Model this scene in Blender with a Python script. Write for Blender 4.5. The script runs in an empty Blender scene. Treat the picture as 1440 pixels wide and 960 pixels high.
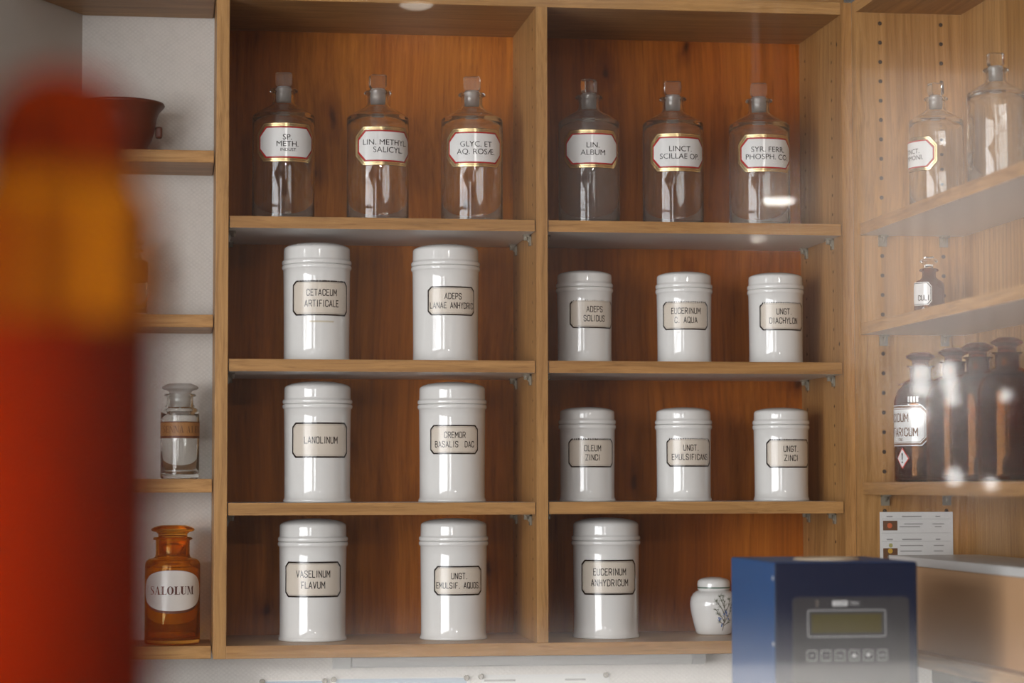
import bpy, math, random
from mathutils import Vector, Matrix, Euler
random.seed(7)
SC = bpy.context.scene
COL = SC.collection
PI = math.pi
EYE = 1.5                                   # eye height of the photographer above the floor


def rad(d):
    return d * PI / 180.0


# ------------------------------------------------------------------ camera
cam_d = bpy.data.cameras.new('camera')
cam_d.sensor_width = 36.0
cam_d.lens = 85.0
cam_d.clip_start = 0.02
cam_d.clip_end = 60
cam_d.dof.use_dof = True
cam_d.dof.focus_distance = 3.47
cam_d.dof.aperture_fstop = 3.4
cam = bpy.data.objects.new('camera', cam_d)
COL.objects.link(cam)
Rc = Vector((0.99050224, -0.13749139, -0.00119786))
Uc = Vector((-0.007019, -0.05926235, 0.99821777))
Fc = Vector((0.13731734, 0.98872852, 0.05966454))
cam.matrix_world = Matrix(((Rc.x, Uc.x, -Fc.x, -0.0532), (Rc.y, Uc.y, -Fc.y, -3.4122), (Rc.z, Uc.z, -Fc.z, EYE), (0, 0, 0, 1)))
SC.camera = cam

# ------------------------------------------------------------------ world, exposure, daylight
SC.view_settings.view_transform = 'Standard'
SC.view_settings.look = 'None'
SC.view_settings.exposure = 1.65
SC.view_settings.gamma = 1.0
SC.view_settings.use_curve_mapping = False
W = bpy.data.worlds.new('world')
SC.world = W
W.use_nodes = True
W.node_tree.nodes['Background'].inputs[0].default_value = (0.75, 0.85, 1.0, 1)
W.node_tree.nodes['Background'].inputs[1].default_value = 0.04
SC.cycles.use_denoising = True
try:
    SC.cycles.denoiser = 'OPENIMAGEDENOISE'
    SC.cycles.denoising_input_passes = 'RGB_ALBEDO_NORMAL'
    SC.cycles.denoising_prefilter = 'ACCURATE'
except Exception:
    pass
SC.cycles.max_bounces = 14
SC.cycles.transmission_bounces = 12
SC.cycles.transparent_max_bounces = 12
SC.cycles.glossy_bounces = 6
SC.cycles.diffuse_bounces = 2
SC.cycles.sample_clamp_indirect = 8.0
SC.cycles.blur_glossy = 0.3


def daylight(name, loc, direction, sx, sy, radiance, col=(1, 1, 1)):
    d = bpy.data.lights.new(name, 'AREA')
    d.shape = 'RECTANGLE'
    d.size, d.size_y = sx, sy
    d.energy = radiance * PI * sx * sy
    d.color = col
    o = bpy.data.objects.new(name, d)
    COL.objects.link(o)
    o.location = loc
    o.rotation_euler = Vector(direction).to_track_quat('-Z', 'Y').to_euler()
    return o


# daylight entering by the windows, the rear one added (each sits just outside its opening)
daylight('daylight_left', (-2.75, -4.70, EYE + 0.10), (1, 0, 0), 5.0, 1.8, 4.6, (0.97, 0.985, 1.0))
daylight('daylight_shop', (-2.05, -10.65, EYE + 0.35), (0, 1, 0), 1.1, 2.3, 4.6, (0.97, 0.985, 1.0))
daylight('added_haze_light', (2.62, -10.65, EYE + 0.95), (0, 1, 0), 0.75, 1.0, 1.45, (1.0, 0.98, 0.96))  # added to light the curtain from behind, for the mirrored veil


# ------------------------------------------------------------------ materials
def lin(r, g, b):
    f = lambda c: (c / 255 / 12.92) if c / 255 <= 0.04045 else ((c / 255 + 0.055) / 1.055) ** 2.4
    return (f(r), f(g), f(b), 1)


class NT:
    def __init__(s, name):
        s.m = bpy.data.materials.new(name)
        s.m.use_nodes = True
        s.t = s.m.node_tree
        s.t.nodes.clear()
        s.out = s.t.nodes.new('ShaderNodeOutputMaterial')

    def n(s, typ, **kw):
        nd = s.t.nodes.new('ShaderNode' + typ)
        for k, v in kw.items():
            if k.startswith('i_'):
                key = k[2:]
                key = int(key) if key.isdigit() else key.replace('_', ' ')
                nd.inputs[key].default_value = v
            else:
                setattr(nd, k, v)
        return nd

    def l(s, a, b):
        s.t.links.new(a, b)

    def ramp(s, fac, stops):
        r = s.n('ValToRGB')
        e = r.color_ramp.elements
        while len(e) < len(stops):
            e.new(0.5)
        for el, (p, c) in zip(e, stops):
            el.position = p
            el.color = c if len(c) == 4 else (*c, 1)
        s.l(fac, r.inputs[0])
        return r.outputs[0]

    def mix(s, fac, a, b, mode='MIX'):
        m = s.n('Mix', data_type='RGBA', blend_type=mode)
        for sock, v in ((m.inputs[0], fac), (m.inputs[6], a), (m.inputs[7], b)):
            if hasattr(v, 'type') and hasattr(v, 'links'):
                s.l(v, sock)
            else:
                sock.default_value = v
        return m.outputs[2]


def plain(name, col, rough=0.5, metal=0.0, coat=0.0, spec=0.5, noise=0.0):
    t = NT(name)
    p = t.n('BsdfPrincipled')
    c = col if len(col) == 4 else (*col, 1)
    p.inputs['Base Color'].default_value = c
    p.inputs['Roughness'].default_value = rough
    p.inputs['Metallic'].default_value = metal
    p.inputs['Coat Weight'].default_value = coat
    p.inputs['Specular IOR Level'].default_value = spec
    if noise:
        tc = t.n('TexCoord')
        nz = t.n('TexNoise', i_Scale=140.0, i_Detail=4.0)
        t.l(tc.outputs['Object'], nz.inputs['Vector'])
        t.l(t.mix(nz.outputs['Fac'], tuple(x * (1 - noise) for x in c[:3]) + (1,), tuple(min(1, x * (1 + noise)) for x in c[:3]) + (1,)), p.inputs['Base Color'])
    t.l(p.outputs[0], t.out.inputs[0])
    return t.m


def wood(name, grain, light, mid, dark, rough=0.42, seed=0.0, knots=False, band=9.0, spec=0.25):
    """oak veneer; grain is the axis letter the fibres run along"""
    t = NT(name)
    tc = t.n('TexCoord')
    k = 'xyz'.index(grain)
    mp = t.n('Mapping')
    sc = [1.0, 1.0, 1.0]
    sc[k] = 0.045
    mp.inputs['Scale'].default_value = sc
    mp.inputs['Location'].default_value = (seed, seed * 1.7, seed * 0.6)
    t.l(tc.outputs['Object'], mp.inputs['Vector'])
    warp = t.n('TexNoise', i_Scale=3.0, i_Detail=2.0)
    t.l(tc.outputs['Object'], warp.inputs['Vector'])
    wv = t.n('VectorMath', operation='MULTIPLY_ADD')
    wv.inputs[1].default_value = (0.03, 0.03, 0.03)
    t.l(warp.outputs['Color'], wv.inputs[0])
    t.l(mp.outputs[0], wv.inputs[2])
    broad = t.n('TexNoise', i_Scale=band, i_Detail=5.0, i_Roughness=0.6)
    fine = t.n('TexNoise', i_Scale=120.0, i_Detail=6.0, i_Roughness=0.7)
    pores = t.n('TexNoise', i_Scale=420.0, i_Detail=2.0)
    for q in (broad, fine, pores):
        t.l(wv.outputs[0], q.inputs['Vector'])
    c1 = t.ramp(broad.outputs['Fac'], [(0.3, dark), (0.5, mid), (0.72, light)])
    c2 = t.ramp(fine.outputs['Fac'], [(0.3, (0.62, 0.58, 0.52, 1)), (0.62, (1.08, 1.08, 1.08, 1))])
    c = t.mix(1.0, c1, c2, 'MULTIPLY')
    c3 = t.ramp(pores.outputs['Fac'], [(0.28, (0.6, 0.55, 0.5, 1)), (0.42, (1, 1, 1, 1))])
    c = t.mix(0.6, c, c3, 'MULTIPLY')
    if knots:
        ms = t.n('Mapping')
        s2 = [1.0, 1.0, 1.0]
        s2[k] = 0.55
        ms.inputs['Scale'].default_value = s2
        ms.inputs['Location'].default_value = (seed * 2.1, 0, seed)
        t.l(tc.outputs['Object'], ms.inputs['Vector'])
        nz = t.n('TexNoise', i_Scale=22.0, i_Detail=2.0)
        t.l(tc.outputs['Object'], nz.inputs['Vector'])
        off = t.n('VectorMath', operation='MULTIPLY_ADD')
        off.inputs[1].default_value = (0.028, 0.028, 0.028)
        t.l(nz.outputs['Color'], off.inputs[0])
        t.l(ms.outputs[0], off.inputs[2])
        sp = t.n('SeparateXYZ')
        cb = t.n('CombineXYZ')
        t.l(off.outputs[0], sp.inputs[0])
        t.l(sp.outputs[0], cb.inputs[0])
        t.l(sp.outputs[2], cb.inputs[1])
        vo = t.n('TexVoronoi', voronoi_dimensions='2D', i_Scale=6.0)
        t.l(cb.outputs[0], vo.inputs['Vector'])
        kc = t.ramp(vo.outputs['Distance'], [(0.015, (0.16, 0.11, 0.08, 1)), (0.045, (0.62, 0.54, 0.46, 1)), (0.13, (1, 1, 1, 1))])
        c = t.mix(0.9, c, kc, 'MULTIPLY')
    p = t.n('BsdfPrincipled')
    p.inputs['Roughness'].default_value = rough
    p.inputs['Specular IOR Level'].default_value = spec
    t.l(c, p.inputs['Base Color'])
    bp = t.n('Bump', i_Strength=0.08, i_Distance=0.0006)
    t.l(fine.outputs['Fac'], bp.inputs['Height'])
    t.l(bp.outputs[0], p.inputs['Normal'])
    t.l(p.outputs[0], t.out.inputs[0])
    return t.m


def wallpaper(name, col):
    t = NT(name)
    tc = t.n('TexCoord')
    hs = []
    for a in (0.9, -0.9):
        mp = t.n('Mapping')
        mp.inputs['Rotation'].default_value = (0, a, 0)
        t.l(tc.outputs['Object'], mp.inputs['Vector'])
        w = t.n('TexWave', wave_type='BANDS', bands_direction='X', i_Scale=62.0, i_Distortion=0.6)
        w.inputs['Detail'].default_value = 1.0
        t.l(mp.outputs[0], w.inputs['Vector'])
        hs.append(w.outputs['Fac'])
    mx = t.n('Math', operation='MULTIPLY')
    t.l(hs[0], mx.inputs[0])
    t.l(hs[1], mx.inputs[1])
    nz = t.n('TexNoise', i_Scale=90.0, i_Detail=3.0)
    t.l(tc.outputs['Object'], nz.inputs['Vector'])
    ad = t.n('Math', operation='ADD')
    t.l(mx.outputs[0], ad.inputs[0])
    t.l(nz.outputs['Fac'], ad.inputs[1])
    p = t.n('BsdfPrincipled')
    p.inputs['Roughness'].default_value = 0.8
    t.l(t.ramp(ad.outputs[0], [(0.3, tuple(x * 0.9 for x in col[:3]) + (1,)), (1.0, col)]), p.inputs['Base Color'])
    bp = t.n('Bump', i_Strength=0.28, i_Distance=0.0007)
    t.l(ad.outputs[0], bp.inputs['Height'])
    t.l(bp.outputs[0], p.inputs['Normal'])
    t.l(p.outputs[0], t.out.inputs[0])
    return t.m


def glass(name, col=(1, 1, 1, 1), rough=0.0, ior=1.45, dust=0.0, dustcol=(0.8, 0.78, 0.75, 1), matt=False):
    t = NT(name)
    g = t.n('BsdfRefraction' if matt else 'BsdfGlass')
    g.inputs['Color'].default_value = col
    g.inputs['Roughness'].default_value = rough
    g.inputs['IOR'].default_value = ior
    s = g.outputs[0]
    if dust:
        d = t.n('BsdfDiffuse')
        d.inputs[0].default_value = dustcol
        tr = t.n('BsdfTranslucent')
        tr.inputs[0].default_value = dustcol
        a = t.n('MixShader')
        a.inputs[0].default_value = 0.35
        t.l(d.outputs[0], a.inputs[1])
        t.l(tr.outputs[0], a.inputs[2])
        m = t.n('MixShader')
        m.inputs[0].default_value = dust
        t.l(s, m.inputs[1])
        t.l(a.outputs[0], m.inputs[2])
        s = m.outputs[0]
    t.l(s, t.out.inputs[0])
    return t.m


def pane_glass(name, base, grazing):
    t = NT(name)
    lw = t.n('LayerWeight')
    lw.inputs['Blend'].default_value = 0.5
    pw = t.n('Math', operation='POWER')
    pw.inputs[1].default_value = 4.0
    t.l(lw.outputs['Facing'], pw.inputs[0])
    ma = t.n('Math', operation='MULTIPLY_ADD')
    ma.inputs[1].default_value = grazing
    ma.inputs[2].default_value = base
    t.l(pw.outputs[0], ma.inputs[0])
    tr = t.n('BsdfTransparent')
    gl = t.n('BsdfGlossy')
    gl.inputs['Roughness'].default_value = 0.0
    g2 = t.n('BsdfGlossy')
    g2.inputs['Roughness'].default_value = 0.10
    g2.distribution = 'BECKMANN'
    mg = t.n('MixShader')
    mg.inputs[0].default_value = 0.7
    t.l(gl.outputs[0], mg.inputs[1])
    t.l(g2.outputs[0], mg.inputs[2])
    mx = t.n('MixShader')
    t.l(ma.outputs[0], mx.inputs[0])
    t.l(tr.outputs[0], mx.inputs[1])
    t.l(mg.outputs[0], mx.inputs[2])
    t.l(mx.outputs[0], t.out.inputs[0])
    return t.m


def emit(name, col, strength):
    t = NT(name)
    e = t.n('Emission')
    e.inputs[0].default_value = (*col, 1)
    e.inputs[1].default_value = strength
    t.l(e.outputs[0], t.out.inputs[0])
    return t.m


def cloth_sheer(name, col):
    t = NT(name)
    d = t.n('BsdfDiffuse')
    d.inputs[0].default_value = col
    tr = t.n('BsdfTranslucent')
    tr.inputs[0].default_value = col
    m = t.n('MixShader')
    m.inputs[0].default_value = 0.55
    t.l(d.outputs[0], m.inputs[1])
    t.l(tr.outputs[0], m.inputs[2])
    t.l(m.outputs[0], t.out.inputs[0])
    return t.m


OAK = dict(light=(0.54, 0.298, 0.112, 1), mid=(0.46, 0.240, 0.082, 1), dark=(0.36, 0.172, 0.052, 1))
M = {}
M['oak_v'] = wood('oak upright', 'z', **OAK, seed=1.3)
M['oak_h'] = wood('oak level', 'x', **OAK, seed=4.1)
M['oak_d'] = wood('oak receding', 'y', **OAK, seed=2.2)
M['oak_back'] = wood('oak back board', 'z', (0.50, 0.165, 0.017, 1), (0.40, 0.112, 0.009, 1), (0.28, 0.062, 0.004, 1), rough=0.55, spec=0.12, seed=3.4, knots=True, band=7.0)
M['melamine'] = plain('pale melamine', (0.72, 0.70, 0.68), 0.35, noise=0.02)
M['hole'] = plain('dark peg hole', (0.06, 0.035, 0.018), 0.8)
M['wallpaper'] = wallpaper('woven white wallpaper', (0.77, 0.725, 0.675, 1))
M['paint'] = plain('off white paint', (0.70, 0.67, 0.63), 0.8, noise=0.02)
M['ceiling'] = plain('ceiling paint', (0.50, 0.49, 0.47), 0.85)
M['room'] = plain('grey brown room paint', (0.30, 0.28, 0.26), 0.8, noise=0.02)
M['darkwood'] = wood('dark stained wood', 'z', (0.022, 0.010, 0.005, 1), (0.016, 0.007, 0.0035, 1), (0.011, 0.005, 0.002, 1), rough=0.6, seed=6.0)
M['floor'] = plain('grey brown linoleum', (0.17, 0.14, 0.115), 0.5, noise=0.1)
M['porcelain'] = plain('white glazed porcelain', (0.80, 0.785, 0.76), 0.09, coat=0.4, noise=0.012)
M['paper'] = plain('cream label paper', (0.70, 0.62, 0.525), 0.22, noise=0.03)
M['ink'] = plain('black label ink', (0.012, 0.010, 0.010), 0.22)
M['ink_line'] = plain('thin brown label line', (0.26, 0.21, 0.17), 0.3)
M['enamel'] = plain('white label enamel', (0.76, 0.745, 0.73), 0.15)
M['gold'] = plain('gold leaf', (0.80, 0.61, 0.32), 0.24, metal=0.9)
M['gold_dark'] = plain('dark gold line', (0.10, 0.055, 0.02), 0.35)
M['red'] = plain('red label line', (0.42, 0.008, 0.010), 0.25)
M['clear'] = glass('clear glass', (0.985, 0.99, 0.985, 1), dust=0.008)
M['clear_dusty'] = glass('slightly dusty clear glass', (0.98, 0.985, 0.98, 1), dust=0.022)
M['clear_milky'] = glass('milky clear glass', (0.97, 0.97, 0.965, 1), dust=0.07)
M['solid_glass'] = glass('solid clear glass', (0.98, 0.985, 0.98, 1), dust=0.008)
M['ground'] = glass('ground glass', (0.9, 0.9, 0.9, 1), rough=0.35, dust=0.32)
M['amber'] = glass('amber glass', (0.97, 0.72, 0.30, 1), dust=0.07, dustcol=(0.8, 0.27, 0.015, 1))
M['amber_deep'] = glass('deep amber glass', (0.96, 0.53, 0.006, 1), rough=0.25, dust=0.05, dustcol=(0.70, 0.11, 0.001, 1), matt=True)
M['amber_dark'] = glass('dark amber glass', (0.66, 0.19, 0.003, 1), rough=0.25, dust=0.06, dustcol=(0.30, 0.04, 0.001, 1), matt=True)
M['brown_glass'] = glass('brown glass', (0.60, 0.27, 0.09, 1), dust=0.14, dustcol=(0.24, 0.07, 0.03, 1))
M['terracotta'] = plain('dark red brown wood', (0.10, 0.026, 0.012), 0.45, noise=0.15)
M['band'] = plain('ochre paper band', (0.36, 0.165, 0.05), 0.5, noise=0.15)
M['band_dark'] = plain('brown band edge', (0.12, 0.035, 0.012), 0.5)
M['band_ink'] = plain('faded brown ink', (0.16, 0.07, 0.025), 0.5)
M['oval'] = plain('white oval enamel', (0.72, 0.68, 0.64), 0.25)
M['oval_ink'] = plain('dark brown ink', (0.07, 0.014, 0.008), 0.3)
M['blue'] = plain('blue powder coat', (0.010, 0.082, 0.25), 0.5, spec=0.3, noise=0.06)
M['navy'] = plain('dark navy front', (0.006, 0.014, 0.042), 0.4, spec=0.2)
M['greypanel'] = plain('grey keypad foil', (0.045, 0.045, 0.05), 0.4, spec=0.3)
M['lcd'] = plain('olive display', (0.10, 0.085, 0.028), 0.12)
M['lcd_dark'] = plain('dark display characters', (0.03, 0.028, 0.012), 0.3)
M['white'] = plain('white print', (0.75, 0.75, 0.75), 0.4)
M['steel'] = plain('steel', (0.6, 0.6, 0.6), 0.25, metal=1.0)
M['plastic_clear'] = plain('translucent shelf support', (0.25, 0.22, 0.165), 0.25)
M['plastic_white'] = plain('white plastic', (0.74, 0.73, 0.71), 0.35)
M['sage'] = plain('sage green glaze', (0.09, 0.16, 0.12), 0.2)
M['needle'] = plain('grey green glaze', (0.115, 0.135, 0.085), 0.25)
M['twig'] = plain('brown green glaze', (0.10, 0.085, 0.06), 0.25)
M['berry'] = plain('blue berry glaze', (0.12, 0.19, 0.42), 0.25)
M['sheet'] = plain('white paper', (0.74, 0.73, 0.71), 0.7)
M['sheet_line'] = plain('grey print', (0.36, 0.35, 0.34), 0.7)
M['sheet_blue'] = plain('pale blue print', (0.40, 0.50, 0.62), 0.7)
M['carton'] = plain('pale cardboard', (0.62, 0.36, 0.19), 0.7, noise=0.05)
M['orange_dot'] = plain('orange red print', (0.62, 0.14, 0.05), 0.6)
M['yellow_dot'] = plain('yellow print', (0.70, 0.40, 0.05), 0.6)
M['green_dot'] = plain('pale green print', (0.45, 0.42, 0.16), 0.6)
M['grey_dot'] = plain('grey print spot', (0.30, 0.29, 0.28), 0.6)
M['brown_print'] = plain('brown print', (0.16, 0.075, 0.035), 0.6)
M['sign_red'] = plain('hazard red', (0.62, 0.05, 0.03), 0.4)
M['pane'] = pane_glass('reflective screen glass', 0.09, 0.45)
M['counter'] = plain('light grey counter laminate', (0.72, 0.70, 0.67), 0.5)
M['curtain'] = cloth_sheer('beige pink curtain', (0.70, 0.63, 0.59, 1))
M['lampglow'] = emit('lamp glow', (1.0, 0.93, 0.82), 12.0)
M['lampdim'] = emit('dim lamp glow', (1.0, 0.90, 0.76), 2.2)
M['globeglow'] = emit('globe glow', (1.0, 0.97, 0.93), 4.5)
M['cable'] = plain('grey cable', (0.1, 0.1, 0.1), 0.5)
M['tabletop'] = plain('white table laminate', (0.80, 0.79, 0.77), 0.5)


# ------------------------------------------------------------------ mesh helpers
class MB:
    def __init__(s):
        s.v, s.f, s.m, s.s = [], [], [], []

    def add(s, vs, fs, mat=0, smooth=False):
        b = len(s.v)
        s.v += [tuple(x) for x in vs]
        for f in fs:
            s.f.append(tuple(b + i for i in f))
            s.m.append(mat)
            s.s.append(smooth)

    def box(s, x0, x1, y0, y1, z0, z1, mats=0):
        """mats: one index or dict of face letters -x +x -y +y -z +z"""
        vs = [(x, y, z) for x in (x0, x1) for y in (y0, y1) for z in (z0, z1)]
        F = {'-x': (0, 1, 3, 2), '+x': (4, 6, 7, 5), '-y': (0, 4, 5, 1), '+y': (2, 3, 7, 6), '-z': (0, 2, 6, 4), '+z': (1, 5, 7, 3)}
        b = len(s.v)
        s.v += vs
        for k, f in F.items():
            s.f.append(tuple(b + i for i in f))
            s.m.append(mats if isinstance(mats, int) else mats.get(k, mats.get('*', 0)))
            s.s.append(False)

    def lathe(s, prof, n=64, mat=0, cx=0, cy=0, mats=None):
        """prof: list of (r, z); r == 0 closes to the axis"""
        b = len(s.v)
        rings = []
        for r, z in prof:
            if r < 1e-7:
                rings.append([len(s.v)])
                s.v.append((cx, cy, z))
            else:
                rings.append(list(range(len(s.v), len(s.v) + n)))
                s.v += [(cx + r * math.cos(2 * PI * i / n), cy + r * math.sin(2 * PI * i / n), z) for i in range(n)]
        for k in range(len(rings) - 1):
            a, c = rings[k], rings[k + 1]
            mt = mats[k] if mats else mat
            for i in range(n):
                j = (i + 1) % n
                if len(a) == 1 and len(c) == 1:
                    continue
                if len(a) == 1:
                    f = (a[0], c[i], c[j])[::-1]
                elif len(c) == 1:
                    f = (a[i], a[j], c[0])
                else:
                    f = (a[i], a[j], c[j], c[i])
                s.f.append(f)
                s.m.append(mt)
                s.s.append(True)

    def tube(s, pts, r, n=8, mat=0):
        pts = [Vector(p) for p in pts]
        rings = []
        for i, p in enumerate(pts):
            d = (pts[min(i + 1, len(pts) - 1)] - pts[max(i - 1, 0)]).normalized()
            a = d.orthogonal().normalized()
            if i and rings:
                a = (prev_a - d * prev_a.dot(d)).normalized()
            prev_a = a
            c = d.cross(a)
            rings.append(len(s.v))
            s.v += [tuple(p + (a * math.cos(2 * PI * k / n) + c * math.sin(2 * PI * k / n)) * r) for k in range(n)]
        for q in range(len(rings) - 1):
            for k in range(n):
                j = (k + 1) % n
                s.f.append((rings[q] + k, rings[q] + j, rings[q + 1] + j, rings[q + 1] + k))
                s.m.append(mat)
                s.s.append(True)
        for q, rev in ((rings[0], True), (rings[-1], False)):
            f = tuple(range(q, q + n))
            s.f.append(f[::-1] if rev else f)
            s.m.append(mat)
            s.s.append(False)

    def prism(s, poly, axis, a0, a1, mat=0):
        """extrude a 2D polygon; axis 'y': poly is (x,z), 'x': poly is (y,z), 'z': poly is (x,y)"""
        def P(p, t):
            return {'y': (p[0], t, p[1]), 'x': (t, p[0], p[1]), 'z': (p[0], p[1], t)}[axis]
        b = len(s.v)
        n = len(poly)
        s.v += [P(p, a0) for p in poly] + [P(p, a1) for p in poly]
        fs = [tuple(range(b + n - 1, b - 1, -1)), tuple(range(b + n, b + 2 * n))]
        fs += [(b + i, b + (i + 1) % n, b + n + (i + 1) % n, b + n + i) for i in range(n)]
        for f in fs:
            s.f.append(f)
            s.m.append(mat)
            s.s.append(False)

    def mesh(s, name, mats):
        me = bpy.data.meshes.new(name)
        me.from_pydata(s.v, [], s.f)
        for mt in mats:
            me.materials.append(mt)
        me.polygons.foreach_set('material_index', s.m)
        me.polygons.foreach_set('use_smooth', s.s)
        me.update()
        return me

    def obj(s, name, mats, parent=None, bevel=0.0, loc=None, fixn=False):
        if not isinstance(mats, (list, tuple)):
            mats = [mats]
        me = s.mesh(name, mats)
        if fixn:
            import bmesh
            bm = bmesh.new()
            bm.from_mesh(me)
            bmesh.ops.recalc_face_normals(bm, faces=bm.faces)
            bm.to_mesh(me)
            bm.free()
        return link(name, me, parent, bevel, loc)


def link(name, me, parent=None, bevel=0.0, loc=None):
    o = bpy.data.objects.new(name, me)
    COL.objects.link(o)
    if parent is not None:
        o.parent = parent
    if loc:
        o.location = loc
    if bevel:
        b = o.modifiers.new('soft edges', 'BEVEL')
        b.width = bevel
        b.segments = 2
        b.limit_method = 'ANGLE'
        b.harden_normals = False
    return o


def tag(o, label, cat, group=None):
    o['label'] = label
    o['category'] = cat
    if group:
        o['group'] = group
    return o


def thing(name, label, cat, loc=(0, 0, 0), rz=0.0, group=None):
    """loc is given with z measured from the eye level"""
    o = bpy.data.objects.new(name, None)
    o.empty_display_size = 0.05
    COL.objects.link(o)
    o.location = (loc[0], loc[1], loc[2] + EYE + (0.0 if cat in ('cabinet', 'worktop', 'counter') else 0.0003))
    o.rotation_euler = (0, 0, rz)
    return tag(o, label, cat, group)


def struct(name, mb, mats, bevel=0.0):
    o = mb.obj(name, mats, None, bevel)
    o.location = (0, 0, EYE)
    o['kind'] = 'structure'
    return o


# ------------------------------------------------------------------ lettering
STROKES = {
    'A': [[(0, 0), (.5, 1), (1, 0)], [(.17, .3), (.83, .3)]],
    'B': [[(0, 0), (0, 1), (.72, 1), (.95, .88), (.95, .66), (.72, .53), (1, .4), (1, .13), (.78, 0), (0, 0)], [(0, .53), (.72, .53)]],
    'C': [[(1, .70), (1, .86), (.8, 1), (.2, 1), (0, .86), (0, .14), (.2, 0), (.8, 0), (1, .14), (1, .30)]],
    'D': [[(0, 0), (0, 1), (.6, 1), (1, .84), (1, .16), (.6, 0), (0, 0)]],
    'E': [[(1, 1), (0, 1), (0, 0), (1, 0)], [(0, .52), (.8, .52)]],
    'F': [[(1, 1), (0, 1), (0, 0)], [(0, .5), (.8, .5)]],
    'G': [[(1, .76), (1, .86), (.8, 1), (.2, 1), (0, .86), (0, .14), (.2, 0), (.8, 0), (1, .14), (1, .45), (.55, .45)]],
    'H': [[(0, 0), (0, 1)], [(1, 0), (1, 1)], [(0, .52), (1, .52)]],
    'I': [[(.5, 0), (.5, 1)]],
    'L': [[(0, 1), (0, 0), (1, 0)]],
    'M': [[(0, 0), (0, 1), (.5, .35), (1, 1), (1, 0)]],
    'N': [[(0, 0), (0, 1), (1, 0), (1, 1)]],
    'O': [[(.2, 0), (.8, 0), (1, .14), (1, .86), (.8, 1), (.2, 1), (0, .86), (0, .14), (.2, 0)]],
    'P': [[(0, 0), (0, 1), (.75, 1), (1, .87), (1, .57), (.75, .45), (0, .45)]],
    'Q': [[(.2, 0), (.8, 0), (1, .14), (1, .86), (.8, 1), (.2, 1), (0, .86), (0, .14), (.2, 0)], [(.6, .22), (1.08, -.08)]],
    'R': [[(0, 0), (0, 1), (.75, 1), (1, .87), (1, .6), (.75, .48), (0, .48)], [(.55, .48), (1, 0)]],
    'S': [[(1, .78), (1, .87), (.8, 1), (.2, 1), (0, .87), (0, .68), (.18, .56), (.82, .44), (1, .32), (1, .13), (.8, 0), (.2, 0), (0, .13), (0, .22)]],
    'T': [[(0, 1), (1, 1)], [(.5, 1), (.5, 0)]],
    'U': [[(0, 1), (0, .14), (.2, 0), (.8, 0), (1, .14), (1, 1)]],
    'V': [[(0, 1), (.5, 0), (1, 1)]],
    'X': [[(0, 0), (1, 1)], [(0, 1), (1, 0)]],
    'Y': [[(0, 1), (.5, .5), (1, 1)], [(.5, .5), (.5, 0)]],
    'Z': [[(0, 1), (1, 1), (0, 0), (1, 0)]],
    '+': [[(0, .5), (1, .5)], [(.5, .25), (.5, .75)]],
    '-': [[(0, .5), (1, .5)]],
    '.': [[(.4, 0), (.6, 0)]],
}
WID = {'I': .45, '.': .5, 'M': 1.18, 'A': 1.08, 'V': 1.05, ' ': .75, 'E': .86, 'F': .84, 'L': .84, 'T': .98}


def stroke_text(text, h, weight=.13, wr=.40, gap=.19, maxw=None, slant=0.0):
    """list of quads in 2D (u, v), centred on u, base line v = 0"""
    adv, x = [], 0.0
    for ch in text:
        w = WID.get(ch, 1.0) * wr * h
        adv.append((x, w))
        x += w + gap * h
    tot = x - gap * h
    k = 1.0 if not maxw or tot <= maxw else maxw / tot
    quads = []
    hw = weight * h / 2
    for ch, (x0, w) in zip(text, adv):
        for pl in STROKES.get(ch, []):
            pts = []
            for a, b in pl:
                a2 = .5 if ch == 'I' else a
                pts.append(Vector(((x0 + a2 * w - tot / 2) * k, hw + b * (h - 2 * hw))))
            for p, q in zip(pts, pts[1:]):
                d = (q - p)
                if d.length < 1e-9:
                    continue
                d = d.normalized() * hw
                nn = Vector((-d.y, d.x))
                p2, q2 = p - d * .8, q + d * .8
                n2 = Vector((nn.x * (.85 if abs(d.x) < abs(d.y) else 1), nn.y))
                # split long pieces so that they can follow a curved surface
                L = abs(q2.x - p2.x)
                st = max(1, int(L / 0.0025))
                for i in range(st):
                    a = p2.lerp(q2, i / st)
                    b = p2.lerp(q2, (i + 1) / st)
                    quads.append([a - n2, b - n2, b + n2, a + n2])
    return quads


def font_text(text, size, xs=1.0, maxw=None):
    """built-in sans font as polygons in 2D, centred, base line v = 0; size is the height of a capital"""
    cu = bpy.data.curves.new('tmp', 'FONT')
    cu.body = text
    cu.size = size / 0.729
    cu.resolution_u = 4
    ob = bpy.data.objects.new('tmp', cu)
    COL.objects.link(ob)
    dg = bpy.context.evaluated_depsgraph_get()
    dg.update()
    me = bpy.data.meshes.new_from_object(ob.evaluated_get(dg))
    vs = [Vector((v.co.x * xs, v.co.y)) for v in me.vertices]
    x0, x1 = min(v.x for v in vs), max(v.x for v in vs)
    k = 1.0 if not maxw or (x1 - x0) <= maxw else maxw / (x1 - x0)
    out = [[Vector(((vs[i].x - (x0 + x1) / 2) * k, vs[i].y)) for i in p.vertices] for p in me.polygons]
    bpy.data.objects.remove(ob)
    bpy.data.curves.remove(cu)
    bpy.data.meshes.remove(me)
    return out


def ellipse_ring(cx, cy, ax, ay, bx, by, n=20, a0=0.0, a1=2 * PI):
    """ring between the ellipse ax,ay and the inner ellipse bx,by"""
    q = []
    for i in range(n):
        t0, t1 = a0 + (a1 - a0) * i / n, a0 + (a1 - a0) * (i + 1) / n
        q.append([Vector((cx + r[0] * math.cos(t), cy + r[1] * math.sin(t))) for r, t in (((bx, by), t0), ((ax, ay), t0), ((ax, ay), t1), ((bx, by), t1))])
    return q


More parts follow.
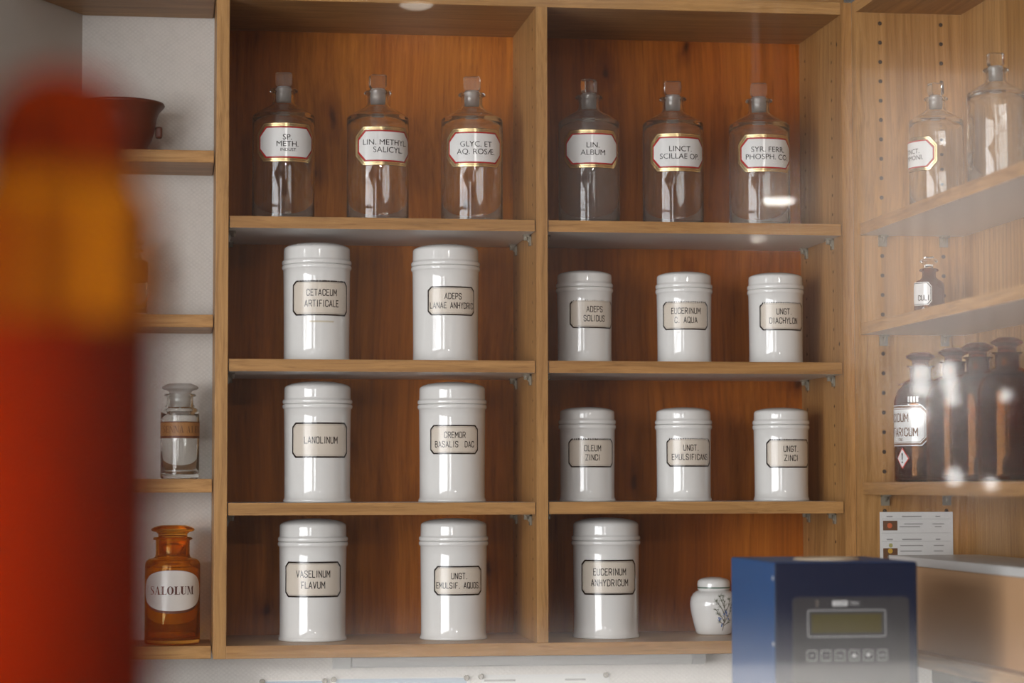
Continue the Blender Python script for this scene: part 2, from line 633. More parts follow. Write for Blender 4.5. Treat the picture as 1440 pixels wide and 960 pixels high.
def R4(x0, y0, x1, y1):
    return [Vector((x0, y0)), Vector((x1, y0)), Vector((x1, y1)), Vector((x0, y1))]


def P4(*p):
    return [Vector(a) for a in p]


def fat_face(text, h, k=1.0, thick=.26, thin=.045, gap=.06):
    """a high-contrast roman capital alphabet (only the letters that the labels need)"""
    G = {}
    t, n = thick, thin
    G['L'] = (.72, [R4(.1, 0, .1 + t, 1), R4(0, 0, .72, n), R4(0, 1 - n, .46, 1), P4((.72 - n, 0), (.72, 0), (.72, .32), (.72 - n, .22))])
    G['A'] = (.86, [P4((.06, 0), (.06 + n, 0), (.44 + n * .3, 1), (.40, 1)), P4((.52, 0), (.52 + t, 0), (.46, 1), (.36, 1)), R4(.2, .3, .6, .3 + n), R4(0, 0, .2, n), R4(.44, 0, .86, n)])
    G['O'] = (.86, ellipse_ring(.43, .5, .43, .51, .43 - t, .51 - n, 28))
    G['U'] = (.86, [R4(.1, .3, .1 + t, 1), R4(.7, .3, .7 + n, 1), R4(0, 1 - n, .46, 1), R4(.6, 1 - n, .86, 1)]
              + [[Vector((.4225 + (a * .3225 if True else 0) * 0 + o * math.cos(tt), .3 + p * math.sin(tt))) for o, p, tt in ((oi, pi, t0), (oo, po, t0), (oo, po, t1), (oi, pi, t1))]
                 for a in (1,) for t0, t1, oi, pi, oo, po in [(PI + PI * i / 14, PI + PI * (i + 1) / 14, (.3225 - t) if i < 7 else .3225 - n, .3 - n, .3225, .31) for i in range(14)]])
    G['M'] = (1.05, [R4(.1, 0, .1 + n, 1), P4((.08, 1), (.08 + t, 1), (.54, .02), (.50, .02)), P4((.50, .02), (.54, .02), (.76 + n, 1), (.74, 1)), R4(.74, 0, .74 + t * .8, 1), R4(0, 0, .24, n), R4(.64, 0, 1.05, n), R4(0, 1 - n, .2, 1), R4(.74, 1 - n, 1.05, 1)])
    G['N'] = (.9, [R4(.1, 0, .1 + n, 1), R4(.76, 0, .76 + n, 1), P4((.06, 1), (.06 + t, 1), (.80, 0), (.74, 0)), R4(0, 0, .24, n), R4(.64, 1 - n, .9, 1), R4(0, 1 - n, .2, 1)])
    G['E'] = (.74, [R4(.1, 0, .1 + t, 1), R4(0, 0, .74, n), R4(0, 1 - n, .7, 1), R4(.3, .49, .56, .49 + n), R4(.56, .36, .56 + n, .66), P4((.74 - n, 0), (.74, 0), (.74, .3), (.74 - n, .2)), P4((.66, .8), (.7, .72), (.7, 1), (.66, 1))])
    G['X'] = (.86, [P4((.5, 0), (.8, 0), (.36, 1), (.06, 1)), P4((.08, 0), (.08 + n, 0), (.74 + n, 1), (.74, 1)), R4(0, 0, .24, n), R4(.42, 0, .86, n), R4(0, 1 - n, .42, 1), R4(.62, 1 - n, .86, 1)])
    # S: a stroke that swells in the middle
    cl = [(.60, .80), (.56, .93), (.36, .99), (.17, .93), (.12, .78), (.22, .63), (.40, .50), (.56, .36), (.60, .21), (.52, .07), (.32, .01), (.12, .07), (.08, .22)]
    wd = [.03, .03, .04, .09, .17, .22, .25, .22, .17, .09, .04, .03, .03]
    S = []
    for i in range(len(cl) - 1):
        a, b = Vector(cl[i]), Vector(cl[i + 1])
        S.append([a - Vector((wd[i] / 2, 0)), a + Vector((wd[i] / 2, 0)), b + Vector((wd[i + 1] / 2, 0)), b - Vector((wd[i + 1] / 2, 0))])
    S += [R4(.575, .68, .615, 1), R4(.06, 0, .10, .34), P4((.12, .91), (.6, .97), (.6, 1.0), (.3, 1.01)), P4((.08, .0), (.36, -.01), (.56, .09), (.1, .05))]
    G['S'] = (.70, S)
    out, x = [], 0.0
    for ch in text:
        if ch == ' ':
            x += .4
            continue
        w, qs = G[ch]
        out += [[Vector((x + p.x, p.y)) for p in q] for q in qs]
        x += w + gap
    tot = x - gap
    return [[Vector(((p.x - tot / 2) * h * k, p.y * h)) for p in q] for q in out]


def wrap(polys, R, th, z0, off, u0=0.0, rfun=None):
    """bend 2D polygons round an upright cylinder of radius R, facing the angle th (0 is towards -Y, positive towards +X)"""
    vs, fs = [], []
    for pl in polys:
        b = len(vs)
        for p in pl:
            r = (rfun(z0 + p.y) if rfun else R) + off
            a = th + (u0 + p.x) / R
            vs.append((r * math.sin(a), -r * math.cos(a), z0 + p.y))
        fs.append(tuple(range(b, b + len(pl))))
    return vs, fs


def octo_strip(w, h, cu, cv, n=28):
    """quads that fill an octagon of width w and height h with cut corners cu x cv"""
    us = sorted(set([-w / 2 + w * i / n for i in range(n + 1)] + [-w / 2 + cu, w / 2 - cu]))

    def top(u):
        e = w / 2 - abs(u)
        return h / 2 if e >= cu else h / 2 - cv * (1 - max(0, e) / cu)
    out = []
    for a, b in zip(us, us[1:]):
        if b - a < 1e-7:
            continue
        out.append([Vector((a, -top(a))), Vector((b, -top(b))), Vector((b, top(b))), Vector((a, top(a)))])
    return out


def add_wrapped(mb, polys, R, th, z0, off, mat=0, u0=0.0, rfun=None, smooth=False):
    vs, fs = wrap(polys, R, th, z0, off, u0, rfun)
    mb.add(vs, fs, mat, smooth)


# ------------------------------------------------------------------ the room
m = MB(); m.box(-3.0, 3.1, -10.9, 0.6, -1.6, -1.5); struct('floor', m, M['floor'])
m = MB(); m.box(-3.0, 3.1, -10.9, 0.6, 1.75, 1.85); struct('ceiling', m, M['ceiling'])
m = MB(); m.box(-0.1974, 1.40, 0.25, 0.40, -1.5, 1.75); struct('wall_back', m, M['wallpaper'])
# the left wall of the niche runs outwards at a slant, then turns to the window side
sl = math.tan(rad(27))
m = MB()
ye = -0.38
m.prism([(-0.1974, 0.25), (-0.1974, 0.40), (-0.80, 0.40), (-0.80, ye), (-0.1974 - (0.25 - ye) * sl, ye)], 'z', -1.5, 1.75)
struct('wall_corner', m, M['paint'])
m = MB(); m.box(-2.75, -0.80, -0.1, 0.0, -1.5, 1.75); struct('wall_front', m, M['room'])
# left wall with its wide window
m = MB()
m.box(-2.75, -2.6, -10.6, -7.2, -1.5, 1.75)
m.box(-2.75, -2.6, -2.2, -0.1, -1.5, 1.75)
m.box(-2.75, -2.6, -7.2, -2.2, -1.5, -0.8)
m.box(-2.75, -2.6, -7.2, -2.2, 1.0, 1.75)
struct('wall_left', m, M['room'])
m = MB()
for z0, z1 in ((-0.8, -0.74), (0.94, 1.0), (0.45, 0.49)):
    m.box(-2.70, -2.62, -7.2, -2.2, z0, z1)
for y in (-7.2, -5.97, -4.73, -3.48, -2.26):
    m.box(-2.70, -2.62, y, y + 0.06, -0.74, 0.94)
struct('window_1', m, M['plastic_white'])
# rear wall behind the photographer
m = MB()
for x0, x1, z0, z1 in ((-2.75, -2.6, -1.5, 1.75), (-1.5, 2.25, -1.5, 1.75), (2.98, 3.0, -1.5, 1.75), (-2.6, -1.5, -1.5, -0.8), (-2.6, -1.5, 1.5, 1.75), (2.25, 2.98, -1.5, 0.45), (2.25, 2.98, 1.45, 1.75)):
    m.box(x0, x1, -10.6, -10.45, z0, z1)
struct('wall_rear', m, M['darkwood'])
m = MB()
for x0, x1, z0, z1 in ((-2.6, -2.54, -0.8, 1.5), (-1.56, -1.5, -0.8, 1.5), (-2.09, -2.01, -0.8, 1.5), (-2.54, -1.56, -0.8, -0.72), (-2.54, -1.56, 1.44, 1.5), (-2.54, -1.56, 0.75, 0.80)):
    m.box(x0, x1, -10.58, -10.52, z0, z1)
struct('window_2', m, M['plastic_white'])
m = MB()
for x0, x1, z0, z1 in ((2.25, 2.29, 0.45, 1.45), (2.94, 2.98, 0.45, 1.45), (2.29, 2.94, 0.45, 0.49), (2.29, 2.94, 1.41, 1.45)):
    m.box(x0, x1, -10.58, -10.52, z0, z1)
struct('added_window', m, M['darkwood'])  # added opening, set where its lit curtain mirrors as haze
m = MB(); m.box(1.115, 1.25, -1.5, 0.25, -1.5, 1.75); m.box(1.25, 3.1, -1.5, -1.4, -1.5, 1.75); struct('wall_right', m, M['darkwood'])
m = MB(); m.box(3.0, 3.1, -10.6, -1.5, -1.5, 1.75); struct('wall_side', m, M['darkwood'])

# ------------------------------------------------------------------ the large oak shelf cabinet
X1, X2, X3, X4, X5 = 0.018, 0.4559, 0.4724, 0.9079, 0.9243
ZT, BT, BB = 0.6892, -0.2219, -0.2401
DEP = 0.2449
cab = thing('shelf_cabinet', 'large oak shelf cabinet of two open bays holding white jars and clear bottles', 'cabinet', (0, 0, 0))


def panel_holes(mb, x, ys, zs, sgn, mat=1, r=0.0025):
    """small peg holes on an upright panel whose face is at x and looks towards sgn*X"""
    for y in ys:
        for z in zs:
            n = 8
            vs = [(x + sgn * 0.0003, y + r * math.cos(2 * PI * i / n), z + r * math.sin(2 * PI * i / n)) for i in range(n)]
            mb.add(vs, [tuple(range(n)) if sgn < 0 else tuple(range(n))[::-1]], mat)


zs = [ZT - 0.033 - 0.0284 * i for i in range(31)]
m = MB(); m.box(0, X1, 0, DEP, BB, ZT + 0.0182); m.obj('side_panel', [M['oak_v']], cab, 0.0008)
m = MB(); m.box(X2, X3, 0, DEP - 0.006, BT, ZT); panel_holes(m, X2, (0.035, 0.205), [z + 0.006 for z in zs], -1)
m.obj('divider', [M['oak_v'], M['hole']], cab)
m = MB(); m.box(X4, X5, 0, DEP, BB, ZT + 0.0182); panel_holes(m, X4, (0.052, 0.205), zs, -1)
panel_holes(m, X4, (0.022,), [ZT - 0.04, 0.207], -1, 1, 0.0032)
m.obj('side_panel', [M['oak_v'], M['hole']], cab)
m = MB(); m.box(X1, X4, 0, DEP, ZT, ZT + 0.0182); m.obj('top_panel', [M['oak_h']], cab, 0.0008)
m = MB(); m.box(X1, X4, 0, DEP, BB, BT); m.obj('bottom_panel', [M['oak_h']], cab, 0.0008)
m = MB(); m.box(X1, X4, DEP - 0.006, DEP, BT, ZT); m.obj('back_panel', [M['oak_back']], cab)
m = MB(); m.box(0.0, X5, 0.04, DEP, ZT + 0.0182, ZT + 0.20); m.obj('cornice_board', [M['oak_h']], cab)


def support(mb, x, y, z, sgn):
    """small translucent bracket under a shelf; sgn +1 when it grows towards +X from the panel at x"""
    a, b = sorted((x, x + sgn * 0.0025))
    mb.box(a, b, y - 0.006, y + 0.006, z - 0.016, z)
    a, b = sorted((x, x + sgn * 0.011))
    mb.box(a, b, y - 0.006, y + 0.006, z - 0.0028, z)
    mb.prism([(x, z - 0.015), (x + sgn * 0.010, z - 0.0028), (x, z - 0.0028)], 'y', y - 0.0013, y + 0.0013)
    mb.lathe([(0, z - 0.008), (0.0035, z - 0.008), (0.0035, z - 0.0028)], 10, 0, x + sgn * 0.007, y)


def shelf(x0, x1, zt, zb, parent, name='shelf', y0=0.003, y1=DEP - 0.008):
    mb = MB()
    mb.box(x0, x1, y0, y1, zb, zt, {'-y': 0, '*': 1})
    s = mb.obj(name, [M['oak_h'], M['melamine']], parent)
    for x, sg in ((x0 - 0.001, 1), (x1 + 0.001, -1)):
        for y in (0.052, 0.200):
            q = MB()
            support(q, x, y, zb, sg)
            q.obj('shelf_support', [M['plastic_clear']], s, fixn=True)
    return s


for zt, zb in ((0.3809, 0.3643), (0.1789, 0.1617), (-0.0232, -0.0405)):
    shelf(X1 + 0.0015, X2 - 0.0015, zt, zb, cab)
    dz = 0.0006 if zt < 0 else 0
    shelf(X3 + 0.0015, X4 - 0.0015, zt + dz, zb + dz, cab)

# ------------------------------------------------------------------ the corner cabinet that comes forward on the right
ccab = thing('corner_cabinet', 'oak shelf cabinet turned at a right angle beside the blue machine, on the right', 'cabinet', (0.9245, -0.022, 0))
CD = 0.159
zs2 = [0.6735 - 0.0284 * i for i in range(32)]
m = MB(); m.box(0, CD, 0, 0.0215, BB, ZT + 0.0182)
for x in (0.036, 0.128):
    for z in zs2:
        n = 10
        vs = [(x + 0.0031 * math.cos(2 * PI * i / n), -0.0003, z + 0.0031 * math.sin(2 * PI * i / n)) for i in range(n)]
        m.add(vs, [tuple(range(n))], 1)
m.obj('side_panel', [M['oak_v'], M['hole']], ccab)
m = MB(); m.box(0, CD, -1.22, -1.2, BB, ZT + 0.0182); m.obj('side_panel', [M['oak_v']], ccab)
m = MB(); m.box(CD, CD + 0.008, -1.22, 0.0215, BB, ZT + 0.0182); m.obj('back_panel', [M['oak_back'] if False else M['oak_v']], ccab)
m = MB(); m.box(0, CD, -1.2, 0, ZT, ZT + 0.0182); m.obj('top_panel', [M['oak_d']], ccab)
m = MB(); m.box(0, CD, -1.2, 0, BB, BT); m.obj('bottom_panel', [M['oak_d']], ccab)
for zt, zb in ((0.3795, 0.3622), (0.2345, 0.2178), (0.0047, -0.0127)):
    m = MB(); m.box(0.003, CD - 0.002, -1.198, -0.0015, zb, zt, {'-x': 0, '*': 1})
    s = m.obj('shelf', [M['oak_d'], M['melamine']], ccab)
    for x in (0.036, 0.128):
        q = MB()
        q.box(x - 0.006, x + 0.006, -0.004, -0.0005, zb - 0.016, zb)
        q.box(x - 0.006, x + 0.006, -0.013, -0.0005, zb - 0.003, zb)
        q.prism([(-0.0005, zb - 0.015), (-0.011, zb - 0.003), (-0.0005, zb - 0.003)], 'x', x - 0.0014, x + 0.0014)
        q.obj('shelf_support', [M['plastic_clear']], s, fixn=True)

# ------------------------------------------------------------------ loose boards in the niche on the left
NL = [(0.4864, 0.4686, 'topmost oak niche shelf, carrying the dark mortar'), (0.2477, 0.2293, 'oak niche shelf under the half hidden brown banded bottle'),
      (0.0110, -0.0088, 'oak niche shelf carrying the clear bottle with the ochre band'), (-0.2280, -0.2465, 'lowest oak niche shelf, carrying the amber bottle with white oval label')]
for zt, zb, lb in NL:
    m = MB()
    h = zt - zb
    xl0 = -0.1974 - (0.25 - 0.1) * sl
    m.prism([(xl0 + 0.1 + 0.002, 0.0), (-0.0015 + 0.1, 0.0), (-0.0015 + 0.1, 0.1495), (-0.1974 + 0.1 + 0.002, 0.1495)], 'z', 0, h)
    o = m.obj('wall_shelf', [M['oak_h']], None, 0.0008)
    o.location = (-0.1, 0.1, zb + EYE)
    tag(o, lb, 'shelf', 'oak shelves in the left niche')
m = MB()
m.prism([(-0.1974 - (0.25 - 0.06) * sl + 0.101, 0.0), (0.0985, 0.0), (0.0985, 0.189), (-0.0954, 0.189)], 'z', 0.0, 0.0182)
o = m.obj('niche_top_board', [M['oak_h']], None, 0.0008)
o.location = (-0.1, 0.06, 0.7083 + EYE)
tag(o, 'wide oak board closing the top of the white niche on the left', 'board')


# ------------------------------------------------------------------ white porcelain jars
def arc(cx, cz, rx, rz, a0, a1, n):
    return [(cx + rx * math.cos(rad(a0 + (a1 - a0) * i / n)), cz + rz * math.sin(rad(a0 + (a1 - a0) * i / n))) for i in range(n + 1)]


def jar_meshes(R, H, lidh):
    """body and lid of an apothecary jar of body radius R and total height H"""
    zl = H - lidh                                            # seam between body and lid
    b = MB()
    prof = [(0, 0.0015), (R * 0.90, 0.0015), (R * 0.955, 0.0)]
    prof += arc(R * 0.985, 0.0022, R * 0.020, 0.0022, -90, 60, 5)
    prof += [(R * 0.972, 0.0062), (R * 0.968, 0.02), (R * 0.972, H * 0.35), (R * 0.985, zl - 0.02), (R * 0.99, zl - 0.0075)]
    prof += arc(R * 1.005, zl - 0.0033, R * 0.030, 0.0032, -70, 75, 6)
    prof += [(R * 0.99, zl), (R * 0.80, zl), (R * 0.80, zl + 0.004), (0, zl + 0.004)]
    b.lathe(prof, 72)
    l = MB()
    top = H
    sh = lidh * 0.72
    prof = [(R * 0.83, zl + 0.0003), (R * 1.0, zl + 0.0003)]
    prof += arc(R * 1.008, zl + 0.0036, R * 0.024, 0.0030, -80, 80, 6)
    prof += [(R * 0.985, zl + 0.0074), (R * 0.982, zl + 0.0095), (R * 0.980, zl + sh - 0.004)]
    # rounded shoulder, then the shallow dome
    dome = lidh - sh
    prof += [(R * 0.977, zl + sh - 0.001), (R * 0.962, zl + sh + dome * 0.10), (R * 0.93, zl + sh + dome * 0.25), (R * 0.86, zl + sh + dome * 0.45), (R * 0.72, zl + sh + dome * 0.68), (R * 0.5, zl + sh + dome * 0.87), (R * 0.25, zl + sh + dome * 0.97), (0, top)]
    l.lathe(prof, 72)
    return b.mesh('jar_body', [M['porcelain']]), l.mesh('jar_lid', [M['porcelain']])


JARS = {'L': (0.0493, 0.1752, 0.0335), 'S': (0.0412, 0.1390, 0.0265)}
JM = {k: jar_meshes(*v) for k, v in JARS.items()}
S1, S2, S3, S3R, SB = 0.3809, 0.1789, -0.0232, -0.0226, -0.2219
LW = {'L': (0.0925, 0.0510, 0.0064), 's': (0.0772, 0.0425, 0.0058)}
# size, label size, X, shelf, label centre above the eye, label turn in degrees, lines, wanted text height, description
jars = [
    ('L', 'L', 0.1485, S2, 0.2704, 9.3, ['CETACEUM', 'ARTIFICALE'], .0100, 'tall white porcelain jar reading "CETACEUM ARTIFICALE", with a tan stain under its label'),
    ('L', 's', 0.3375, S2, 0.2680, 13.2, ['ADEPS', 'LANAE ANHYDRIC'], .0092, 'tall white porcelain jar with a small label reading "ADEPS LANAE ANHYDRIC"'),
    ('L', 'L', 0.1502, S3, 0.0659, 6.6, ['LANOLINUM'], .0102, 'tall white porcelain jar with a single-line label, directly below the stained jar'),
    ('L', 's', 0.3473, S3, 0.0670, 4.8, ['CREMOR', 'BASALIS  DAC'], .0092, 'tall white porcelain jar reading "CREMOR BASALIS DAC", on the third shelf of the left bay'),
    ('L', 'L', 0.1443, SB, -0.1333, 0.7, ['VASELINUM', 'FLAVUM'], .0102, 'tall white porcelain jar with "FLAVUM" on its second line, on the cabinet floor'),
    ('L', 's', 0.3495, SB, -0.1363, 10.0, ['UNGT.', 'EMULSIF. AQUOS.'], .0092, 'tall white porcelain jar reading "UNGT. EMULSIF. AQUOS.", on the cabinet floor beside the divider'),
    ('L', 'L', 0.5754, SB, -0.1329, 7.0, ['EUCERINUM', 'ANHYDRICUM'], .0102, 'tall white porcelain jar with "ANHYDRICUM" on its second line, alone beside the sprig pot'),
    ('S', 's', 0.5444, S2, 0.2516, 22.0, ['ADEPS', 'SOLIDUS'], .0092, 'short white porcelain jar reading "ADEPS SOLIDUS", close to the divider'),
    ('S', 's', 0.6947, S2, 0.2503, 4.3, ['EUCERINUM', 'C. AQUA'], .0092, 'short white porcelain jar with "C. AQUA" on its second line, middle of the upper three'),
    ('S', 's', 0.8346, S2, 0.2505, 18.6, ['UNGT.', 'DIACHYLON'], .0092, 'short white porcelain jar reading "UNGT. DIACHYLON", by the drilled side panel'),
    ('S', 's', 0.5479, S3R, 0.0480, 11.6, ['OLEUM', 'ZINCI'], .0092, 'short white porcelain jar reading "OLEUM ZINCI", close to the divider'),
    ('S', 's', 0.6929, S3R, 0.0489, 16.3, ['UNGT.', 'EMULSIFICANS'], .0092, 'short white porcelain jar reading "UNGT. EMULSIFICANS", middle of the lower three'),
    ('S', 's', 0.8413, S3R, 0.0474, 21.8, ['UNGT.', 'ZINCI'], .0092, 'short white porcelain jar reading "UNGT. ZINCI", above the blue machine'),
]
JY = 0.11
for idx, (sz, ls, x, zs_, zl, turn, lines, hh, lab) in enumerate(jars):
    R, H, lidh = JARS[sz]
    t = thing('porcelain_jar', lab, 'jar', (x, JY, zs_), 0, 'tall porcelain jars' if sz == 'L' else 'short porcelain jars')
    link('body', JM[sz][0], t)
    link('lid', JM[sz][1], t)
    th = -math.atan2(x + 0.0532, JY + 3.4122) + rad(turn)
    zc = zl - zs_
    w, h, cc = LW[ls]
    Rb = R * 0.982
    q = MB()
    add_wrapped(q, octo_strip(w, h, cc, cc), Rb, th, zc, 0.00010, 0)
    bw = 0.0025 if ls == 'L' else 0.0022
    add_wrapped(q, octo_strip(w - 2 * bw, h - 2 * bw, cc * .86, cc * .86), Rb, th, zc, 0.00020, 1)
    i2 = bw + 0.0011
    add_wrapped(q, octo_strip(w - 2 * i2, h - 2 * i2, cc * .80, cc * .80), Rb, th, zc, 0.00028, 2)
    i3 = i2 + 0.00035
    add_wrapped(q, octo_strip(w - 2 * i3, h - 2 * i3, cc * .78, cc * .78), Rb, th, zc, 0.00036, 1)
    if idx == 0:
        pass
    lb = q.obj('label', [M['ink'], M['paper'], M['ink_line']], t)
    q = MB()
    n = len(lines)
    pitch = 0.0158 if ls == 'L' else 0.0135
    sh = 0.0022 if turn > 8 else 0.0
    for i, tx in enumerate(lines):
        zb = (n - 1) / 2 * pitch - i * pitch - hh / 2
        add_wrapped(q, stroke_text(tx, hh, .120, .39, .19, maxw=w * .88), Rb, th, zc + zb, 0.00050, 0, u0=0.0)
    q.obj('lettering', [M['ink']], lb)
    if idx == 0:
        q = MB()
        add_wrapped(q, [R4(a * .002 - .018, -.0012, a * .002 - .016, .0012) for a in range(18)], R * 0.976, th, zc - h / 2 - 0.0085, 0.0003, 0)
        o = q.obj('stain', [plain('tan glue stain', (0.62, 0.55, 0.42), 0.3)], t)
        o['label'] = 'faint tan glue stain below the label'


# ------------------------------------------------------------------ clear labelled bottles on the top shelf
def bottle_profile(R, H, wall=0.0022, neck=0.0155, flange=0.0203, hs=0.160, hn=0.178):
    """outer and inner wall of a cylinder bottle as one closed profile; hs height of the shoulder edge, hn of the neck foot, H of the rim"""
    o = [(0, 0.0025), (R * 0.80, 0.0015), (R * 0.93, 0.0)]
    o += arc(R - 0.004, 0.004, 0.004, 0.004, -80, 0, 5)
    o += [(R, hs * 0.5), (R, hs - 0.006)]
    o += arc(R - 0.007, hs - 0.006, 0.007, 0.007, 12, 68, 5)
    o += [(R * 0.70, hs + 0.0065), (neck + 0.008, hn - 0.004), (neck + 0.0025, hn - 0.0005), (neck + 0.0004, hn + 0.004), (neck, hn + 0.008), (neck, H - 0.008), (neck + 0.001, H - 0.0058), (flange - 0.0006, H - 0.0048), (flange, H - 0.0034), (flange - 0.0002, H - 0.0018), (flange - 0.0025, H), (neck - 0.0030, H)]
    i = [(neck - wall - 0.0012, H - 0.001), (neck - wall - 0.0016, hn + 0.004), (neck - wall + 0.0005, hn - 0.001), (neck + 0.006, hn - 0.0075), (R * 0.68, hs + 0.0028), (R - 0.0085, hs - 0.003), (R - wall - 0.001, hs - 0.0085), (R - wall, hs - 0.014), (R - wall, 0.010), (R - wall - 0.003, 0.006), (R * 0.5, 0.0058), (0, 0.0062)]
    return o + i


def stopper_meshes(neck, zr, wtab, ttab, htab):
    """square glass tab on a ground plug; zr is the rim height"""
    g = MB()
    g.lathe([(0, zr - 0.021), (neck - 0.0048, zr - 0.021), (neck - 0.0035, zr - 0.001), (neck - 0.0035, zr + 0.0016), (neck - 0.007, zr + 0.0036), (0, zr + 0.0036)], 40)
    tb = MB()
    w, tk, h = wtab / 2, ttab / 2, htab
    z0 = zr + 0.0030
    rr = 0.0032
    poly = [(-w * .78, z0), (w * .78, z0)] + [(w - rr + rr * math.cos(rad(a)), z0 + h - rr + rr * math.sin(rad(a))) for a in (0, 30, 60, 90)] + [(-w + rr + rr * math.cos(rad(a)), z0 + h - rr + rr * math.sin(rad(a))) for a in (90, 120, 150, 180)]
    poly = poly[:2] + [(w, z0 + 0.004)] + poly[2:] + [(-w, z0 + 0.004)]
    tb.prism(poly, 'y', -tk, tk)
    return g, tb


BR = 0.0457
BOT = MB()
BOT.lathe(bottle_profile(BR, 0.1985, hs=0.161, hn=0.176), 80)
BOT_ME = {k: BOT.mesh('bottle_body', [M[k]]) for k in ('clear', 'clear_dusty', 'clear_milky')}
PLUG, TAB = stopper_meshes(0.0155, 0.1985, 0.0245, 0.0150, 0.0215)
PLUG_ME = PLUG.mesh('stopper_plug', [M['ground']])
TAB_ME = TAB.mesh('stopper_tab', [M['solid_glass']])
import bmesh
_b = bmesh.new()
_b.from_mesh(TAB_ME)
bmesh.ops.recalc_face_normals(_b, faces=_b.faces)
_b.to_mesh(TAB_ME)
_b.free()


def gold_label(t, R, th, zc, lines, half=60.5, h=0.0570, cu=0.0125, cv=0.0140):
    w = 2 * rad(half) * R
    q = MB()
    ins = [(0.0, 0, 0.0004), (0.0007, 1, 0.0008), (0.0030, 2, 0.0010), (0.0035, 1, 0.0012), (0.0052, 2, 0.0014), (0.0057, 3, 0.0016), (0.0078, 4, 0.0019)]
    for i, mt, of in ins:
        k = 1 - i * 18
        add_wrapped(q, octo_strip(w - 2 * i, h - 2 * i, cu * k, cv * k), R, th, zc, of, mt)
    # backing so that the label has a thickness of its own
    add_wrapped(q, [list(reversed(p)) for p in octo_strip(w, h, cu, cv)], R, th, zc, 0.0001, 0)
    lb = q.obj('label', [M['gold_dark'], M['gold'], M['gold_dark'], M['red'], M['enamel']], t)
    q = MB()
    for tx, hh, dz, du in lines:
        add_wrapped(q, font_text(tx, hh, 1.0, maxw=w * .74), R, th, zc + dz, 0.0022, 0, u0=du)
    q.obj('lettering', [M['ink']], lb)
    return lb


bots = [
    (0.0993, 0.4953, 6.5, 'clear', 0.0, [('SP.', .0083, .0035, .0), ('METH.', .0083, -.0062, .0005), ('INDUST.', .0046, -.0130, .0020)], 'clear stoppered bottle with gold framed label reading "SP. METH. INDUST."'),
    (0.2373, 0.4926, 16.0, 'clear', 12.0, [('LIN. METHYL.', .0085, .0012, .0), ('SALICYL.', .0085, -.0098, .003)], 'clear stoppered bottle with gold framed label reading "LIN. METHYL. SALICYL."'),
    (0.3765, 0.4925, 8.0, 'clear', -6.0, [('GLYC. ET', .0083, .0012, .0), ('AQ. ROS\u00c6.', .0083, -.0098, .0)], 'clear stoppered bottle with gold framed label reading "GLYC. ET AQ. ROSAE."'),
    (0.5519, 0.4941, 7.3, 'clear_milky', 62.0, [('LIN.', .0083, .0012, .0), ('ALBUM', .0083, -.0096, .0)], 'cloudy clear bottle with gold framed label reading "LIN. ALBUM", its stopper turned edge-on'),
    (0.6793, 0.4910, 14.0, 'clear_dusty', 8.0, [('LINCT.', .0083, .0012, .0), ('SCILLAE OP.', .0083, -.0098, .0)], 'clear stoppered bottle with gold framed label reading "LINCT. SCILLAE OP."'),
    (0.8112, 0.4923, 17.5, 'clear_dusty', 4.0, [('SYR. FERR.', .0083, .0014, .0), ('PHOSPH. CO.', .0083, -.0096, .0)], 'clear stoppered bottle with gold framed label reading "SYR. FERR. PHOSPH. CO."'),
]
for x, zl, turn, gm, tw, lines, lab in bots:
    t = thing('glass_bottle', lab, 'bottle', (x, JY, S1), 0, 'clear labelled bottles on the top shelf')
    va = -math.atan2(x + 0.0532, JY + 3.4122)
    link('body', BOT_ME[gm], t)
    p = link('stopper', PLUG_ME, t)
    tb = link('stopper_tab', TAB_ME, p, 0.001)
    tb.rotation_euler = (0, 0, va + rad(tw))
    gold_label(t, BR, va + rad(turn), zl - S1, lines)

# the two clear bottles in the corner cabinet, labels turned to the room on the left
for x, y, tw, lab in ((1.0056, -0.14, 35.0, 'hazy clear bottle in the corner cabinet, gold framed label turned sideways'), (1.0099, -0.38, 20.0, 'faint clear bottle, highest at the right edge of the picture, mostly lost in reflection')):
    t = thing('glass_bottle', lab, 'bottle', (x, y, 0.3795 - 0.0), 0, 'clear bottles in the corner cabinet')
    t.scale = (0.84, 0.84, 0.84)
    va = -math.atan2(x + 0.0532, y + 3.4122)
    link('body', BOT_ME['clear'], t)
    p = link('stopper', PLUG_ME, t)
    tb = link('stopper_tab', TAB_ME, p, 0.001)
    tb.rotation_euler = (0, 0, va + rad(tw))
    if y > -0.2:
        gold_label(t, BR, va + rad(-58), 0.099, [('TINCT.', .0083, .0012, .0), ('AMMONI.', .0083, -.0096, .0)])


# ------------------------------------------------------------------ the niche: mortar, banded bottles, amber bottle
t = thing('mortar', 'dark red-brown flared mortar on the topmost niche shelf', 'mortar', (-0.138, 0.172, 0.4864))
m = MB()
m.lathe([(0, 0.0), (0.040, 0.0), (0.043, 0.003), (0.043, 0.008), (0.040, 0.012), (0.046, 0.022), (0.051, 0.040), (0.053, 0.054), (0.057, 0.064), (0.0635, 0.071), (0.0650, 0.0735), (0.0640, 0.0765), (0.060, 0.0775), (0.054, 0.0760), (0.048, 0.066), (0.045, 0.045), (0.036, 0.020), (0, 0.014)], 64)
m.obj('bowl', [M['terracotta']], t)
m = MB()
m.box(0.051, 0.0615, -0.007, 0.007, 0.026, 0.043)
m.obj('lug', [M['terracotta']], t, 0.003)


